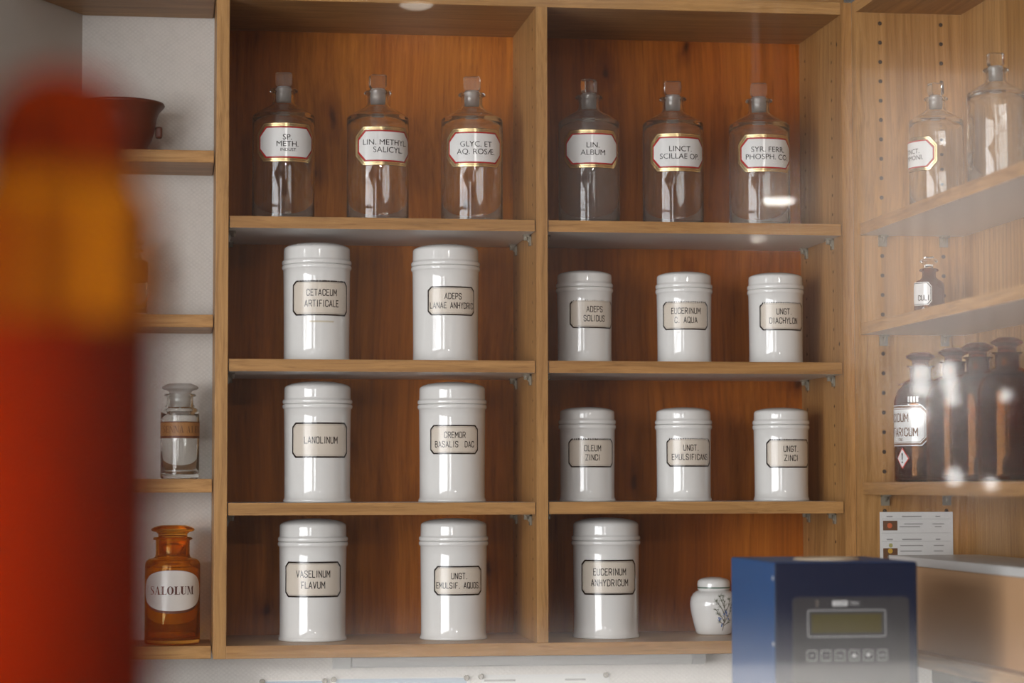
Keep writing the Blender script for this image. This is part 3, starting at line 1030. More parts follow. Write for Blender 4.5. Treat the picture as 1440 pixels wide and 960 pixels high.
def wide_mouth(R, H, neck, hs, hn, lidr, wall=0.0025, prof_only=False):
    """wide-mouthed chemist bottle: body profile (closed, with inner wall)"""
    o = [(0, 0.003), (R * 0.78, 0.002), (R * 0.90, 0.0)]
    o += arc(R - 0.004, 0.004, 0.004, 0.004, -80, 0, 5)
    o += [(R, hs * 0.5), (R, hs - 0.010)]
    o += arc(R - 0.010, hs - 0.010, 0.010, 0.010, 12, 84, 7)
    o += [(neck + 0.0032, hs + 0.0007), (neck + 0.0008, hs + 0.0030), (neck, hs + 0.007), (neck, H - 0.006), (neck + 0.0006, H - 0.0045), (neck + 0.0036, H - 0.0038), (neck + 0.0042, H - 0.0024), (neck + 0.0034, H - 0.001), (neck + 0.001, H), (neck - 0.002, H)]
    i = [(neck - wall, H - 0.002), (neck - wall, hs + 0.002), (neck - wall + 0.002, hs - 0.002), (R - 0.0125, hs - 0.0035), (R - 0.0048, hs - 0.009), (R - wall, hs - 0.016), (R - wall, 0.012), (R - wall - 0.004, 0.0075), (R * 0.5, 0.006), (0, 0.0062)]
    return o + i


def lid_profile(neck, H, lidr, th=0.0085, plug=0.03):
    """flat-headed glass stopper with hollow looking plug"""
    return [(0, H - plug), (neck - 0.0052, H - plug), (neck - 0.0036, H - 0.002), (neck - 0.0032, H + 0.0045), (neck + 0.0005, H + 0.0072), (lidr - 0.003, H + 0.0078), (lidr - 0.0004, H + 0.0092), (lidr, H + 0.0108), (lidr - 0.0012, H + 0.0126), (lidr - 0.006, H + 0.0148), (lidr * 0.6, H + 0.0168), (lidr * 0.25, H + 0.0172), (0, H + 0.0170)]


# clear bottle with ochre band (third niche shelf)
t = thing('banded_bottle', 'clear glass bottle with ochre paper band and flat glass stopper on a niche shelf', 'bottle', (-0.0478, 0.168, 0.0110))
m = MB(); m.lathe(wide_mouth(0.0283, 0.1245, 0.0192, 0.1050, 0, 0, 0.0022), 64); m.obj('body', [M['clear']], t)
m = MB(); m.lathe(lid_profile(0.0192, 0.1225, 0.0268, plug=0.022), 56); m.obj('stopper', [M['ground']], t)
va = -math.atan2(-0.0478 + 0.0532, 0.168 + 3.4122)
m = MB()
W2 = 2 * PI * 0.0283 * 0.98
us = [-W2 / 2 + W2 * i / 60 for i in range(61)]
zc = 0.071
for a, b, mt, of in ((-0.0122, 0.0122, 0, 0.0003), (-0.0122, -0.0088, 1, 0.0004), (0.0108, 0.0122, 1, 0.0004)):
    add_wrapped(m, [R4(u0, a, u1, b) for u0, u1 in zip(us, us[1:])], 0.0283, va, zc, of, mt)
lb = m.obj('band', [M['band'], M['band_dark']], t)
m = MB(); add_wrapped(m, fat_face('SENNA ALEX', 0.0098, .78, .2, .05, .1), 0.0283, va, zc - 0.0042, 0.0006, 0, u0=0.004)
m.obj('lettering', [M['band_ink']], lb)
# the half hidden one above it
t = thing('banded_bottle', 'brown banded bottle half hidden behind the blurred amber vessel', 'bottle', (-0.1245, 0.168, 0.2477))
m = MB(); m.lathe(wide_mouth(0.0283, 0.100, 0.0170, 0.0850, 0, 0, 0.0022), 64); m.obj('body', [M['clear_dusty']], t)
m = MB(); m.lathe([(r * .86, z) for r, z in lid_profile(0.0192, 0.099, 0.0268, plug=0.018)], 56); m.obj('stopper', [M['ground']], t)
m = MB()
for a, b, mt, of in ((-0.0150, 0.0150, 0, 0.0003), (-0.0150, -0.0112, 1, 0.0004)):
    add_wrapped(m, [R4(u0, a, u1, b) for u0, u1 in zip(us, us[1:])], 0.0283, 0, 0.066, of, mt)
m.obj('band', [M['band_dark'], M['terracotta']], t)

# amber bottle with white oval
AX, AY, AZ = -0.0570, 0.152, -0.2280
t = thing('amber_bottle', 'amber glass bottle with white oval label reading "SALOLUM" on the lowest niche shelf', 'bottle', (AX, AY, AZ))
m = MB(); m.lathe(wide_mouth(0.0400, 0.1545, 0.0245, 0.1235, 0, 0, 0.0026), 72); m.obj('body', [M['amber']], t)
m = MB(); m.lathe(lid_profile(0.0245, 0.1545, 0.0315, plug=0.026), 56); m.obj('stopper', [M['amber']], t)
va = -math.atan2(AX + 0.0532, AY + 3.4122)


def oval_strip(w, h, n=40, pw=2.3):
    us = [-w / 2 * math.cos(PI * i / n) for i in range(n + 1)]
    f = lambda u: h / 2 * max(0, 1 - abs(2 * u / w) ** pw) ** (1 / pw)
    return [[Vector((a, -f(a))), Vector((b, -f(b))), Vector((b, f(b))), Vector((a, f(a)))] for a, b in zip(us, us[1:])]


m = MB()
ow = 2 * rad(72) * 0.0400
add_wrapped(m, oval_strip(ow + 0.002, 0.0625), 0.0400, va, 0.0765, 0.0003, 1)
add_wrapped(m, oval_strip(ow, 0.0580), 0.0400, va, 0.0780, 0.0006, 0)
lb = m.obj('label', [M['oval'], M['band_dark']], t)
m = MB(); add_wrapped(m, fat_face('SALOLUM', 0.0118, .93, .25, .06, .07), 0.0400, va, 0.0725, 0.0009, 0, u0=-0.001)
m.obj('lettering', [M['oval_ink']], lb)

# ------------------------------------------------------------------ sprig pot on the cabinet floor
t = thing('ginger_jar', 'small white lidded pot painted with a juniper sprig, half behind the blue machine', 'pot', (0.7480, 0.158, SB))
PB = [(0, 0.0), (0.0245, 0.0), (0.0265, 0.002), (0.0285, 0.008), (0.0315, 0.020), (0.0342, 0.032), (0.0357, 0.042), (0.0357, 0.048), (0.0342, 0.055), (0.0310, 0.0605), (0.0265, 0.0640), (0.0235, 0.0650), (0.0225, 0.0665), (0, 0.0665)]
m = MB(); m.lathe(PB, 64); m.obj('body', [M['porcelain']], t)
LP = [(0.0220, 0.0660), (0.0244, 0.0665), (0.0246, 0.0685), (0.0246, 0.0707), (0.0246, 0.0750), (0.0241, 0.0785), (0.0225, 0.0808), (0.0180, 0.0832), (0.0100, 0.0850), (0, 0.0856)]
m = MB(); m.lathe(LP, 64, mats=[0, 0, 1, 0, 0, 0, 0, 0, 0]); m.obj('lid', [M['porcelain'], M['sage']], t)


def pot_r(z):
    for (r0, z0), (r1, z1) in zip(PB, PB[1:]):
        if z1 > z0 and z0 <= z <= z1:
            return r0 + (r1 - r0) * (z - z0) / (z1 - z0)
    return 0.0357


def ribbon(pts, w0, w1=None):
    w1 = w0 if w1 is None else w1
    out = []
    n = len(pts) - 1
    for i in range(n):
        a, b = Vector(pts[i]), Vector(pts[i + 1])
        d = (b - a).normalized()
        nn = Vector((-d.y, d.x))
        wa, wb = w0 + (w1 - w0) * i / n, w0 + (w1 - w0) * (i + 1) / n
        out.append([a - nn * wa / 2, b - nn * wb / 2, b + nn * wb / 2, a + nn * wa / 2])
    return out


m = MB()
va = -math.atan2(0.748 + 0.0532, 0.158 + 3.4122)
pth = va + rad(27)
branches = [[(0, .006), (.0005, .016), (.001, .026), (.0005, .036), (-.001, .048), (-.0015, .058)], [(.0008, .020), (-.004, .027), (-.009, .031), (-.013, .0375)], [(.0008, .030), (-.005, .040), (-.0095, .046), (-.0130, .0505)],
            [(0, .040), (-.004, .049), (-.0065, .057)], [(.0005, .016), (-.004, .018), (-.008, .0205)], [(.001, .018), (.006, .026), (.010, .034), (.013, .044)], [(.001, .033), (.006, .043), (.009, .053)], [(.001, .014), (.006, .017), (.011, .021)]]
rng = random.Random(3)
for br in branches:
    add_wrapped(m, ribbon(br, .0012, .0006), 0.0345, pth, 0, 0.0005, 1, rfun=pot_r)
    for a, b in zip(br[1:], br[2:] + [br[-1]]):
        for k in range(11):
            s = rng.random()
            px, pz = a[0] + (b[0] - a[0]) * s, a[1] + (b[1] - a[1]) * s
            ang = math.atan2(b[1] - a[1], b[0] - a[0] + 1e-9) + rng.choice((-1, 1)) * rng.uniform(.5, 1.1) if b != a else rng.uniform(0, PI)
            L = rng.uniform(.0025, .0055)
            e = (px + L * math.cos(ang), min(.0625, max(.003, pz + L * math.sin(ang))))
            add_wrapped(m, ribbon([(px, pz), e], .00050, .00022), 0.0345, pth, 0, 0.0004, 0, rfun=pot_r)
for bx, bz in ((-.0075, .0225), (-.0055, .0245), (-.0085, .0255), (-.003, .0135), (-.0025, .0155), (.0035, .0325), (.002, .035), (.0045, .029), (-.0005, .031), (.008, .024)):
    add_wrapped(m, [[Vector((bx + .00135 * math.cos(2 * PI * i / 10), bz + .0016 * math.sin(2 * PI * i / 10))) for i in range(10)]], 0.0345, pth, 0, 0.0006, 2, rfun=pot_r)
m.obj('painted_sprig', [M['needle'], M['twig'], M['berry']], t)

# ------------------------------------------------------------------ the blue mixing machine on the worktop
DX0, DX1, DYF, DYB, DTOP, DBOT = 0.6383, 0.8115, -0.65, -0.43, -0.0895, -0.42
DW, DD, DH = DX1 - DX0, DYB - DYF, DTOP - DBOT
t = thing('mixing_machine', 'blue box-shaped mixing machine with display and keypad in front of the cabinets', 'machine', (DX0, DYF, DBOT))
m = MB()
m.box(0, DW, 0.0, DD, 0.012, DH, {'-y': 1, '*': 0})
m.obj('housing', [M['blue'], M['navy']], t, 0.0025)
for x in (0.02, DW - 0.02):
    for y in (0.02, DD - 0.02):
        m = MB(); m.lathe([(0, 0), (0.009, 0), (0.010, 0.012), (0, 0.012)], 20, 0, x, y); m.obj('foot', [M['cable']], t)


def rrect(x0, x1, z0, z1, r, n=5):
    pts = []
    for cx, cz, a in ((x1 - r, z0 + r, -90), (x1 - r, z1 - r, 0), (x0 + r, z1 - r, 90), (x0 + r, z0 + r, 180)):
        pts += [(cx + r * math.cos(rad(a + 90 * i / n)), cz + r * math.sin(rad(a + 90 * i / n))) for i in range(n + 1)]
    return pts


def frame_ring(mb, x0, x1, z0, z1, r, w, y, mat=0):
    a, b = rrect(x0, x1, z0, z1, r), rrect(x0 + w, x1 - w, z0 + w, z1 - w, max(r - w, .0003))
    n = len(a)
    vs = [(p[0], y, p[1]) for p in a] + [(p[0], y, p[1]) for p in b]
    mb.add(vs, [(i, (i + 1) % n, n + (i + 1) % n, n + i) for i in range(n)], mat)


def D(x, z):
    return x - DX0, z - DBOT


ax, az = D(0.6605, -0.1302)
bx, _ = D(0.8004, 0)
m = MB(); m.prism(rrect(ax, bx, 0.05, az, 0.006), 'y', -0.0010, 0.0)
pan = m.obj('keypad_foil', [M['greypanel']], t)
lx0, lz1 = D(0.6782, -0.1452); lx1, lz0 = D(0.7720, -0.1766)
m = MB()
frame_ring(m, lx0, lx1, lz0, lz1, 0.0022, 0.0007, -0.0013, 1)
m.box(lx0 + 0.0045, lx1 - 0.005, -0.0014, -0.0009, lz0 + 0.0045, lz1 - 0.0045, 0)
disp = m.obj('display', [M['lcd'], M['white']], pan)
lw_ = lx1 - lx0
gx0, gz1 = D(0.7082, -0.1345); gx1, gz0 = D(0.7262, -0.1406)
m = MB()
m.box(gx0, gx1, -0.0014, -0.0010, gz0, gz1, 0)
for tx, cx, mt in (('TOPI', (gx0 + gx1) / 2, 1), ('TEC', gx1 + 0.0085, 0)):
    for pl in font_text(tx, 0.0040, 1.25):
        m.add([(cx + p.x, -0.0016, (gz0 + gz1) / 2 - 0.0020 + p.y) for p in pl], [tuple(range(len(pl)))], mt)
m.obj('maker_plate', [M['white'], M['navy']], pan)
dx_, dz_ = D(0.6894, -0.1386)
m = MB(); m.prism([(dx_ - .0016, dz_ + .004), (dx_, dz_ + .0052), (dx_ + .0016, dz_ + .004), (dx_ + .0012, dz_ - .001), (dx_, dz_ - .006), (dx_ - .0012, dz_ - .001)], 'y', -0.0014, -0.0010)
m.obj('indicator', [M['steel']], pan)
bx0, bz = D(0.6829, -0.1980)
for i in range(6):
    cx = bx0 + (0.7675 - 0.6829) * i / 5
    m = MB()
    hw = 0.0061
    frame_ring(m, cx - hw, cx + hw, bz - hw, bz + hw, 0.0018, 0.0006, -0.0013, 0)
    if i in (3, 4):
        s = 1 if i == 3 else -1
        m.add([(cx - .0036, -.0014, bz - .0022 * s), (cx + .0036, -.0014, bz - .0022 * s), (cx, -.0014, bz + .0030 * s)], [(0, 1, 2)], 0)
    elif i == 2:
        for pl in font_text('Set', 0.0034, 1.0):
            m.add([(cx + p.x, -.0014, bz - .0017 + p.y) for p in pl], [tuple(range(len(pl)))], 0)
    elif i == 5:
        for pl in font_text('I/O', 0.0036, 1.1):
            m.add([(cx + p.x, -.0014, bz - .0018 + p.y) for p in pl], [tuple(range(len(pl)))], 0)
    else:
        for pl in stroke_text('+' if i == 0 else '-', .0055, .12, .6):
            m.add([(cx + p.x, -.0014, bz - .00275 + p.y) for p in pl], [tuple(range(len(pl)))], 0)
    m.obj('key', [M['white']], pan)
for z in (DTOP - 0.0185, DTOP - 0.095, 0.06 + DBOT):
    m = MB()
    vs = [(-0.0006, 0.0035 + 0.0022 * math.cos(2 * PI * i / 12), z - DBOT + 0.0022 * math.sin(2 * PI * i / 12)) for i in range(12)]
    m.prism([(v[1], v[2]) for v in vs], 'x', -0.0008, 0.0)
    m.obj('screw', [M['white']], t)
m = MB(); m.lathe([(0.026, DH), (0.040, DH), (0.040, DH + 0.0015), (0.037, DH + 0.0030), (0.030, DH + 0.0030), (0.027, DH + 0.0012), (0.026, DH)], 48, 0, DW * 0.5, 0.085)
m.obj('socket_ring', [plain('tan plastic ring', (0.62, 0.50, 0.36), 0.4)], t)

# ------------------------------------------------------------------ corner cabinet contents
# small brown bottle with slanting label on the middle shelf
t = thing('small_brown_bottle', 'small dark bottle with a white label and hazard diamond, middle shelf of the corner cabinet', 'bottle', (1.0056, -0.10, 0.2345))
m = MB(); m.lathe(wide_mouth(0.0215, 0.073, 0.0095, 0.057, 0, 0, 0.002), 48); m.obj('body', [M['brown_glass']], t)
m = MB(); m.lathe(lid_profile(0.0095, 0.073, 0.0130, plug=0.014), 40); m.obj('stopper', [M['clear']], t)
va = -math.atan2(1.0056 + 0.0532, 3.3122)
m = MB()
th = va + rad(-38)
add_wrapped(m, octo_strip(0.036, 0.033, 0.005, 0.006), 0.0215, th, 0.036, 0.0003, 0)
add_wrapped(m, octo_strip(0.034, 0.031, 0.0048, 0.0058), 0.0215, th, 0.036, 0.0004, 1)
add_wrapped(m, octo_strip(0.032, 0.029, 0.0045, 0.0055), 0.0215, th, 0.036, 0.0005, 0)
lb = m.obj('label', [M['enamel'], M['ink']], t)
m = MB(); add_wrapped(m, stroke_text('CULI', 0.0082, .15, .42), 0.0215, th, 0.026, 0.0008, 0, u0=0.006); m.obj('lettering', [M['ink']], lb)
m = MB()
add_wrapped(m, octo_strip(.013, .013, .0064, .0064), 0.0215, th, 0.0105, 0.0003, 0, u0=0.006)
add_wrapped(m, [P4((-.0022, -.001), (.0, -.003), (.0022, -.001), (0, .0028))], 0.0215, th, 0.0105, 0.0006, 1, u0=0.006)
m.obj('hazard_sticker', [M['enamel'], M['grey_dot']], t)
# brown acid bottle
t = thing('brown_bottle', 'dark brown bottle with a double-ruled white label and red hazard diamond in the corner cabinet', 'bottle', (1.0010, -0.0700, 0.0047))
m = MB(); m.lathe(wide_mouth(0.0380, 0.168, 0.0155, 0.125, 0, 0, 0.0024)[:14] + [(0.033, 0.131), (0.024, 0.139), (0.0175, 0.146)] + wide_mouth(0.0380, 0.168, 0.0155, 0.140, 0, 0, 0.0024)[16:26] + [(0.013, 0.166), (0.013, 0.145), (0.022, 0.136), (0.032, 0.127), (0.0352, 0.116), (0.0354, 0.012), (0.03, 0.007), (0, 0.0065)], 64)
m.obj('body', [M['brown_glass']], t)
m = MB(); m.lathe(lid_profile(0.0155, 0.168, 0.0210, plug=0.018), 48); m.obj('stopper', [M['brown_glass']], t)
va = -math.atan2(1.0010 + 0.0532, 3.3422)
th = va + rad(-56)
m = MB()
for i, (ins, mt) in enumerate(((0, 0), (.0012, 1), (.0040, 0), (.0052, 1), (.0060, 0))):
    add_wrapped(m, octo_strip(0.096 - 2 * ins, 0.058 - 2 * ins, 0.010 - ins * .5, 0.010 - ins * .5), 0.0380, th, 0.0800, 0.0003 + i * .0001, mt)
lb = m.obj('label', [M['enamel'], M['brown_print']], t)
m = MB()
for tx, hh, dz, du in (('ACIDUM', .0125, .0045, .0), ('TARTARICUM', .0125, -.0160, .0), ('CONC.', .0040, -.0225, .006)):
    add_wrapped(m, stroke_text(tx, hh, .13, .38, .16), 0.0380, th, 0.0805 + dz, 0.0012, 0, u0=du)
m.obj('lettering', [M['brown_print']], lb)
m = MB()
add_wrapped(m, octo_strip(.023, .030, .0114, .0149), 0.0380, th, 0.0335, 0.0003, 1, u0=0.008)
add_wrapped(m, octo_strip(.0196, .0256, .0097, .0127), 0.0380, th, 0.0335, 0.0006, 0, u0=0.008)
add_wrapped(m, [P4((-.0006, -.0025), (.0006, -.0025), (.0013, .0075), (-.0013, .0075)), R4(-.0011, -.0065, .0011, -.0042)], 0.0380, th, 0.0335, 0.0010, 2, u0=0.008)
m.obj('hazard_sticker', [M['enamel'], M['sign_red'], M['ink']], t)
m = MB()
add_wrapped(m, [R4(.004 + .0042 * i, -.0045 + .0 * i, .004 + .0042 * i + .0030, .0035) for i in range(4)] + [R4(.004, -.0085, .022, -.0068)], 0.0380, th, 0.1175, 0.0004, 0, u0=0.014)
m.obj('price_sticker', [M['enamel']], t)

for k, (bx_, by_, lb_) in enumerate(((1.012, -0.185, 'dark brown bottle right behind the one with the hazard diamond'), (1.006, -0.305, 'second unlabelled dark brown bottle from the hazard diamond bottle'), (1.006, -0.42, 'unlabelled dark brown bottle nearest the camera, at the right picture edge'))):
    t2 = bpy.data.objects.new('brown_bottle', None)
    COL.objects.link(t2)
    t2.location = (bx_, by_, 0.0052 + EYE)
    tag(t2, lb_, 'bottle', 'unlabelled brown bottles in the corner cabinet')
    for ch in [c for c in t.children if c.name.split('.')[0] in ('body', 'stopper')]:
        c2 = ch.copy()
        c2.parent = t2
        COL.objects.link(c2)
# notice with colour key on the inner side of the corner cabinet
NX0, NX1, NZ1, NZ0 = 0.9525, 1.0615, -0.0383, -0.1250
t = thing('notice_sheet', 'printed notice with coloured dots fixed inside the corner cabinet above the machine', 'notice', (NX0, -0.0228, NZ0))
m = MB(); m.box(0, NX1 - NX0, -0.0006, 0.0, 0, NZ1 - NZ0); m.obj('sheet', [M['sheet']], t)
m = MB()


def nb(x0, x1, z0, z1, mt):
    H_ = NZ1 - NZ0
    m.add([(x0, -.0009, H_ - z1), (x1, -.0009, H_ - z1), (x1, -.0009, H_ - z0), (x0, -.0009, H_ - z0)], [(0, 1, 2, 3)], mt)


nb(.0045, .026, .0125, .0265, 1)
nb(.0045, .026, .0520, .0700, 1)
for y0 in (.0045, .0375):
    nb(.010, .019, y0 + .001, y0 + .003, 0)
    nb(.033, .062, y0 + .001, y0 + .003, 0)
    nb(.083, .090, y0 + .001, y0 + .003, 0)
for y0, a, b in ((.0165, .036, .064), (.0205, .029, .060), (.0165, .078, .096), (.0205, .082, .092), (.0475, .030, .064), (.0555, .030, .062), (.0640, .033, .062), (.0475, .080, .095), (.0555, .080, .094)):
    nb(a, b, y0, y0 + .0016, 0)
for z in (.010, .030, .042):
    nb(.003, .105, z, z + .0004, 0)
for cx, cz, r, mt in ((.0145, .0195, .0038, 2), (.0158, .0480, .0030, 3), (.0150, .0560, .0036, 4), (.0142, .0645, .0032, 5)):
    H_ = NZ1 - NZ0
    m.add([(cx + r * math.cos(2 * PI * i / 16), -.0011, H_ - cz + r * math.sin(2 * PI * i / 16)) for i in range(16)], [tuple(range(16))], mt)
m.obj('print', [M['sheet_line'], M['brown_print'], M['orange_dot'], M['green_dot'], M['yellow_dot'], M['grey_dot']], t)
# pale carton beside the machine
t = thing('carton', 'pale carton with a white lid right of the blue machine, blurred by reflections', 'box', (0.945, -0.80, SB))
m = MB(); m.box(0, 0.13, 0, 0.70, 0, 0.112); m.obj('body', [M['carton']], t, 0.001)
m = MB(); m.box(-0.002, 0.132, -0.002, 0.702, 0.1123, 0.124); m.obj('lid', [M['plastic_white']], t, 0.001)

# ------------------------------------------------------------------ under the cabinet: lamp batten, pinned sheets
t = thing('under_cabinet_lamp', 'long white switched-off strip lamp on the wall under the cabinet', 'lamp', (0.1815, 0.222, -0.2625))
m = MB()
half = [(-0.009, 0.0065), (-0.005, 0.0085), (0.020, 0.0085), (0.028, 0.0085), (0.028, -0.0085), (0.0, -0.0085), (-0.006, -0.006), (-0.0095, 0.0)]
m.prism(half, 'x', 0.028, 0.545); m.obj('diffuser', [M['plastic_white']], t, 0.001)
m = MB(); m.prism([(0.0, 0.0085), (0.026, 0.0085), (0.026, -0.0115), (0.018, -0.0115)], 'x', 0.0, 0.027); m.obj('end_bracket', [M['plastic_white']], t)
m = MB(); m.prism([(p[0] * 1.06, p[1] * 1.06) for p in half], 'x', 0.5455, 0.566); m.obj('end_cap', [plain('grey end cap', (0.55, 0.54, 0.53), 0.4)], t, 0.001)

shx = [(0.0731, 0.1763, -0.2900, 'sheet with a pale blue header pinned under the cabinet, first from the left', True), (0.1848, 0.3910, -0.2880, 'wide sheet with a pale blue header pinned under the middle of the left bay', True),
       (0.4080, 0.6050, -0.2860, 'plain white printed sheet pinned under the divider', False)]
for x0, x1, z1, lab, blue in shx:
    t = thing('pinned_sheet', lab, 'paper', (x0, 0.2492, z1 - 0.20), 0, 'sheets pinned below the cabinet')
    m = MB(); m.box(0, x1 - x0, -0.0007, 0.0, 0, 0.20); m.obj('sheet', [M['sheet']], t)
    m = MB()
    if blue:
        m.add([(0.002, -.001, .186), (x1 - x0 - 0.006, -.001, .186), (x1 - x0 - 0.006, -.001, .198), (0.002, -.001, .198)], [(0, 1, 2, 3)], 1)
    else:
        for a, b in ((0.004, 0.052), (0.128, 0.160)):
            for k in range(3):
                m.add([(a, -.001, .190 - k * .008), (b, -.001, .190 - k * .008), (b, -.001, .193 - k * .008), (a, -.001, .193 - k * .008)], [(0, 1, 2, 3)], 0)
    for k in range(8):
        m.add([(0.01, -.001, .165 - k * .018), (x1 - x0 - 0.012, -.001, .165 - k * .018), (x1 - x0 - 0.012, -.001, .169 - k * .018), (0.01, -.001, .169 - k * .018)], [(0, 1, 2, 3)], 0)
    m.obj('print', [M['sheet_line'], M['sheet_blue']], t)
    for px_ in (-0.001 if x0 > .15 else 0.004, x1 - x0 - 0.006):
        q = MB()
        n = 14
        pr = [(0.0030, -.0008), (0.0045, -.003), (0.0040, -.0065), (0.0028, -.0075)]
        for a, b in zip(pr, pr[1:]):
            q.add([(px_ + r * math.cos(2 * PI * i / n), y, .198 + r * math.sin(2 * PI * i / n)) for r, y in (a, b) for i in range(n)], [(i, (i + 1) % n, n + (i + 1) % n, n + i) for i in range(n)], 0, True)
        q.add([(px_ + .0028 * math.cos(2 * PI * i / n), -.0075, .198 + .0028 * math.sin(2 * PI * i / n)) for i in range(n)], [tuple(range(n))], 0)
        q.obj('push_pin', [M['plastic_clear']], t)

# ------------------------------------------------------------------ worktop under the cabinets
t = thing('worktop', 'pale laminate worktop under the cabinets carrying the blue machine', 'worktop', (-0.15, -0.80, -0.46))
m = MB(); m.box(0, 1.26, 0, 1.045, 0, 0.04); m.obj('top', [M['counter']], t, 0.002)
m = MB(); m.box(0.02, 1.24, 0.04, 1.03, -1.04, 0); m.obj('base_unit', [M['paint']], t)

# ------------------------------------------------------------------ sales counter with its glass screen and the amber vessel near the camera
CT = -0.135
t = thing('sales_counter', 'low white sales counter near the camera under the glass screen', 'counter', (-0.6, -2.98, -1.5))
m = MB(); m.box(0, 2.0, 0, 0.86, CT + 1.5 - 0.035, CT + 1.5); m.obj('counter_top', [M['tabletop']], t, 0.002)
m = MB(); m.box(0.03, 1.97, 0.03, 0.83, 0, CT + 1.5 - 0.035); m.obj('plinth', [M['paint']], t)
t = thing('glass_screen', 'clear reflective glass screen standing on the counter, mirroring the room behind', 'screen', (-0.55, -2.91, CT))
m = MB(); m.box(0, 1.9, -0.003, 0.003, 0.0, 0.95); m.obj('pane', [M['pane']], t)
for x in (0.25, 1.65):
    m = MB(); m.box(x - 0.06, x + 0.06, -0.02, -0.0032, 0.0, 0.04); m.box(x - 0.06, x + 0.06, 0.0032, 0.02, 0.0, 0.04)
    m.obj('clamp_foot', [M['steel']], t, 0.001)

t = thing('amber_vessel', 'tall amber glass vessel with domed stopper, very blurred, close to the camera', 'bottle', (-0.0905, -2.62, CT))
FR, FH = 0.0342, 0.2640


def near(prof):
    return [(r * 0.93, z if z < 0.1 else 0.135 + (z - 0.135) * 0.79) for r, z in prof]


m = MB()
m.lathe(near([(0, 0.004), (FR * .8, 0.002), (FR * .93, 0.0)] + arc(FR - .004, .004, .004, .004, -80, 0, 4) + [(FR, 0.12), (FR, 0.246)] + arc(FR - .006, 0.246, .006, .008, 10, 70, 5) + [(0.0285, 0.2570), (0.0280, 0.2605), (0.0262, 0.2612), (0, 0.2612)]), 72)
m.obj('body', [M['amber_deep']], t)
m = MB(); m.lathe(near([(0, 0.0105), (FR - .0055, 0.0105), (FR - .0030, 0.014), (FR - .0030, 0.200), (0, 0.203)]), 60)
m.obj('contents', [plain('deep red powder', (0.27, 0.026, 0.001), 0.9, spec=0.0)], t)
m = MB()
m.lathe(near([(0, 0.2616), (0.0255, 0.2616), (0.0275, 0.2635), (0.0280, 0.268), (0.0276, 0.277), (0.0262, 0.285), (0.0228, 0.2935), (0.0160, 0.3010), (0.0080, 0.3050), (0, 0.3062)]), 64)
m.obj('stopper', [M['amber_dark']], t)

# ------------------------------------------------------------------ behind the photographer: what the screen mirrors
# curtain and rear window are added, to mirror as a pale haze
t = thing('curtain', 'added beige pink curtain over the rear window, seen only as a pale reflection', 'curtain', (2.20, -10.36, 0.40))
m = MB()
nx, nz_ = 120, 10
vs = []
for j in range(nz_ + 1):
    for i in range(nx + 1):
        u = i / nx
        v = j / nz_
        vs.append((u * 0.79, 0.022 * math.sin(u * 62) * (1 - .4 * v) + .01 * math.sin(u * 23 + 2), v * 1.02 + 0.10 * max(0, u - .45) * (1 - v)))
m.add(vs, [(j * (nx + 1) + i, j * (nx + 1) + i + 1, (j + 1) * (nx + 1) + i + 1, (j + 1) * (nx + 1) + i) for j in range(nz_) for i in range(nx)], 0, True)
m.obj('cloth', [M['curtain']], t)
m = MB(); m.tube([(-0.05, 0, 1.03), (0.79, 0, 1.03)], 0.012, 10); m.obj('curtain_rod', [M['darkwood']], t)
# glowing globes added on the rear wall, to mirror as white spots
t = thing('added_globes', 'added dark plate with round glowing globes, mirrored as soft white spots', 'lamp', (2.3, -10.20, 0.0))
m = MB(); m.box(-0.02, 0.44, -0.10, -0.06, -0.06, 0.46); m.obj('back_plate', [M['darkwood']], t)
for gx, gz, gr in ((0.105, 0.375, .030), (0.105, 0.322, .030), (0.196, 0.385, .030), (0.205, 0.335, .028), (0.214, 0.290, .024), (0.095, 0.235, .034), (0.217, 0.029, .030), (0.344, 0.006, .022), (0.40, 0.30, .020)):
    m = MB(); m.lathe([(gr * math.sin(PI * k / 12), gz - gr * math.cos(PI * k / 12)) for k in range(13)], 20, 0, gx, 0.0); m.tube([(gx, -0.07, gz), (gx, -gr, gz)], 0.006, 8, 1)
    m.obj('globe', [M['globeglow'], M['steel']], t)
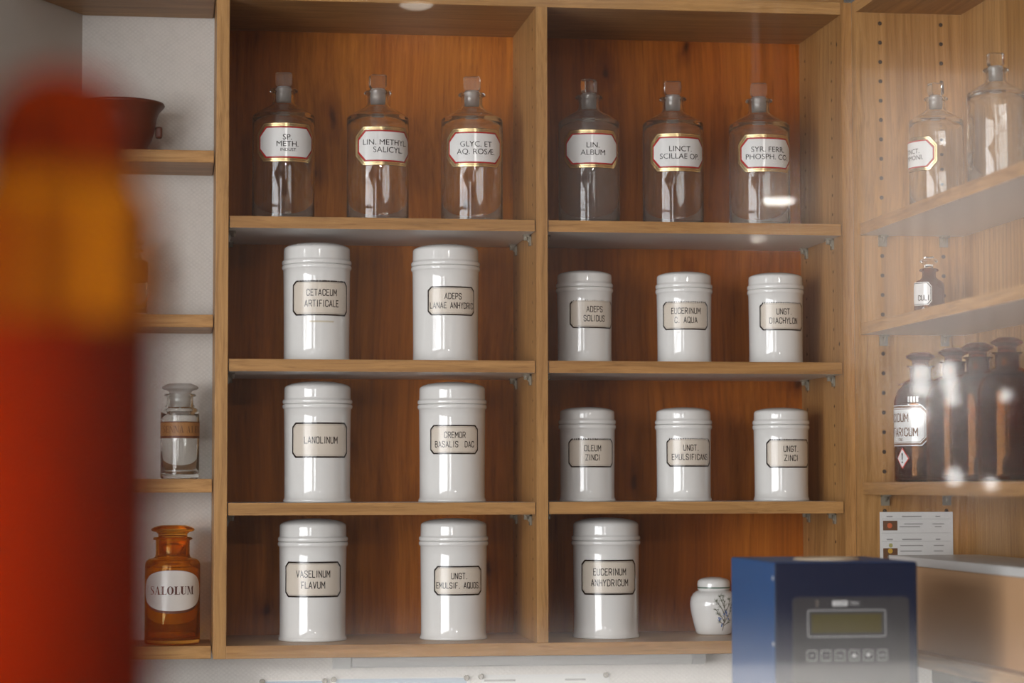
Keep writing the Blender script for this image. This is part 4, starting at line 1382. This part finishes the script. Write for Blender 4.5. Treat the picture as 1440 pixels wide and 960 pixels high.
# white table added as a bright surface, mirrored as haze low down
t = thing('added_table', 'added long white table behind the photographer, mirrored as pale haze at the bottom', 'table', (0.2, -10.0, -1.57))
m = MB(); m.box(0, 2.3, 0, 1.5, 0.97, 1.0); m.obj('table_top', [M['tabletop']], t, 0.002)
m = MB(); m.box(0.0, 2.3, 1.47, 1.498, 0.35, 0.97); m.obj('modesty_panel', [M['tabletop']], t)
for x in (0.04, 2.26):
    for y in (0.04, 1.44):
        m = MB(); m.box(x - .03, x + .03, y - .03, y + .03, 0.0705, 0.97); m.obj('leg', [M['tabletop']], t)


def added_table_light(x, y, z, power, size):
    d = bpy.data.lights.new('added_table_light', 'AREA')
    d.shape = 'DISK'
    d.size = size
    d.energy = power
    d.color = (1, .96, .92)
    o = bpy.data.objects.new('added_table_light', d)
    COL.objects.link(o)
    o.location = (x, y, z + EYE)
    return o


def pendant(x, y, z, d, lab, glow='lampglow'):
    t = thing('pendant_lamp', lab, 'lamp', (x, y, z), 0, 'small hanging lamps in the room behind')
    m = MB(); m.tube([(0, 0, d * .5), (0, 0, 1.75 - z)], 0.004, 8); m.obj('cord', [M['cable']], t)
    m = MB(); m.lathe([(d * .56, 0), (d * .56, .006), (d * .35, d * .3), (.012, d * .5), (0, d * .5)], 32); m.obj('shade', [M['darkwood']], t)
    m = MB(); m.lathe([(0, -d * .12), (d * .3, -d * .10), (d * .5, -d * .02), (d * .52, d * .05), (0, d * .05)], 32); m.obj('bulb', [M[glow]], t)
    return t


pendant(1.516, -8.591, 0.75, 0.085, 'hanging lamp mirrored as a white oval beside the last gold labelled bottle')
pendant(0.314, -6.137, 0.75, 0.050, 'hanging lamp mirrored as a faint oval at the top of the left bay', 'lampdim')
pendant(1.696, -9.569, 0.75, 0.040, 'hanging lamp mirrored as a small spot under the top shelf')
t = thing('added_lamp', 'added round flush lamp above the long white table', 'lamp', (1.1, -9.0, 1.70))
m = MB(); m.lathe([(.30, .049), (.30, 0.0), (.285, -.02), (.27, -.02), (.27, .02), (0, .02), (0, .049)], 40); m.obj('housing', [M['darkwood']], t)
added_table_light(1.1, -9.0, 1.705, 100.0, 0.5)  # added light and housing that brighten the table for its mirrored haze
bpy.context.view_layer.update()
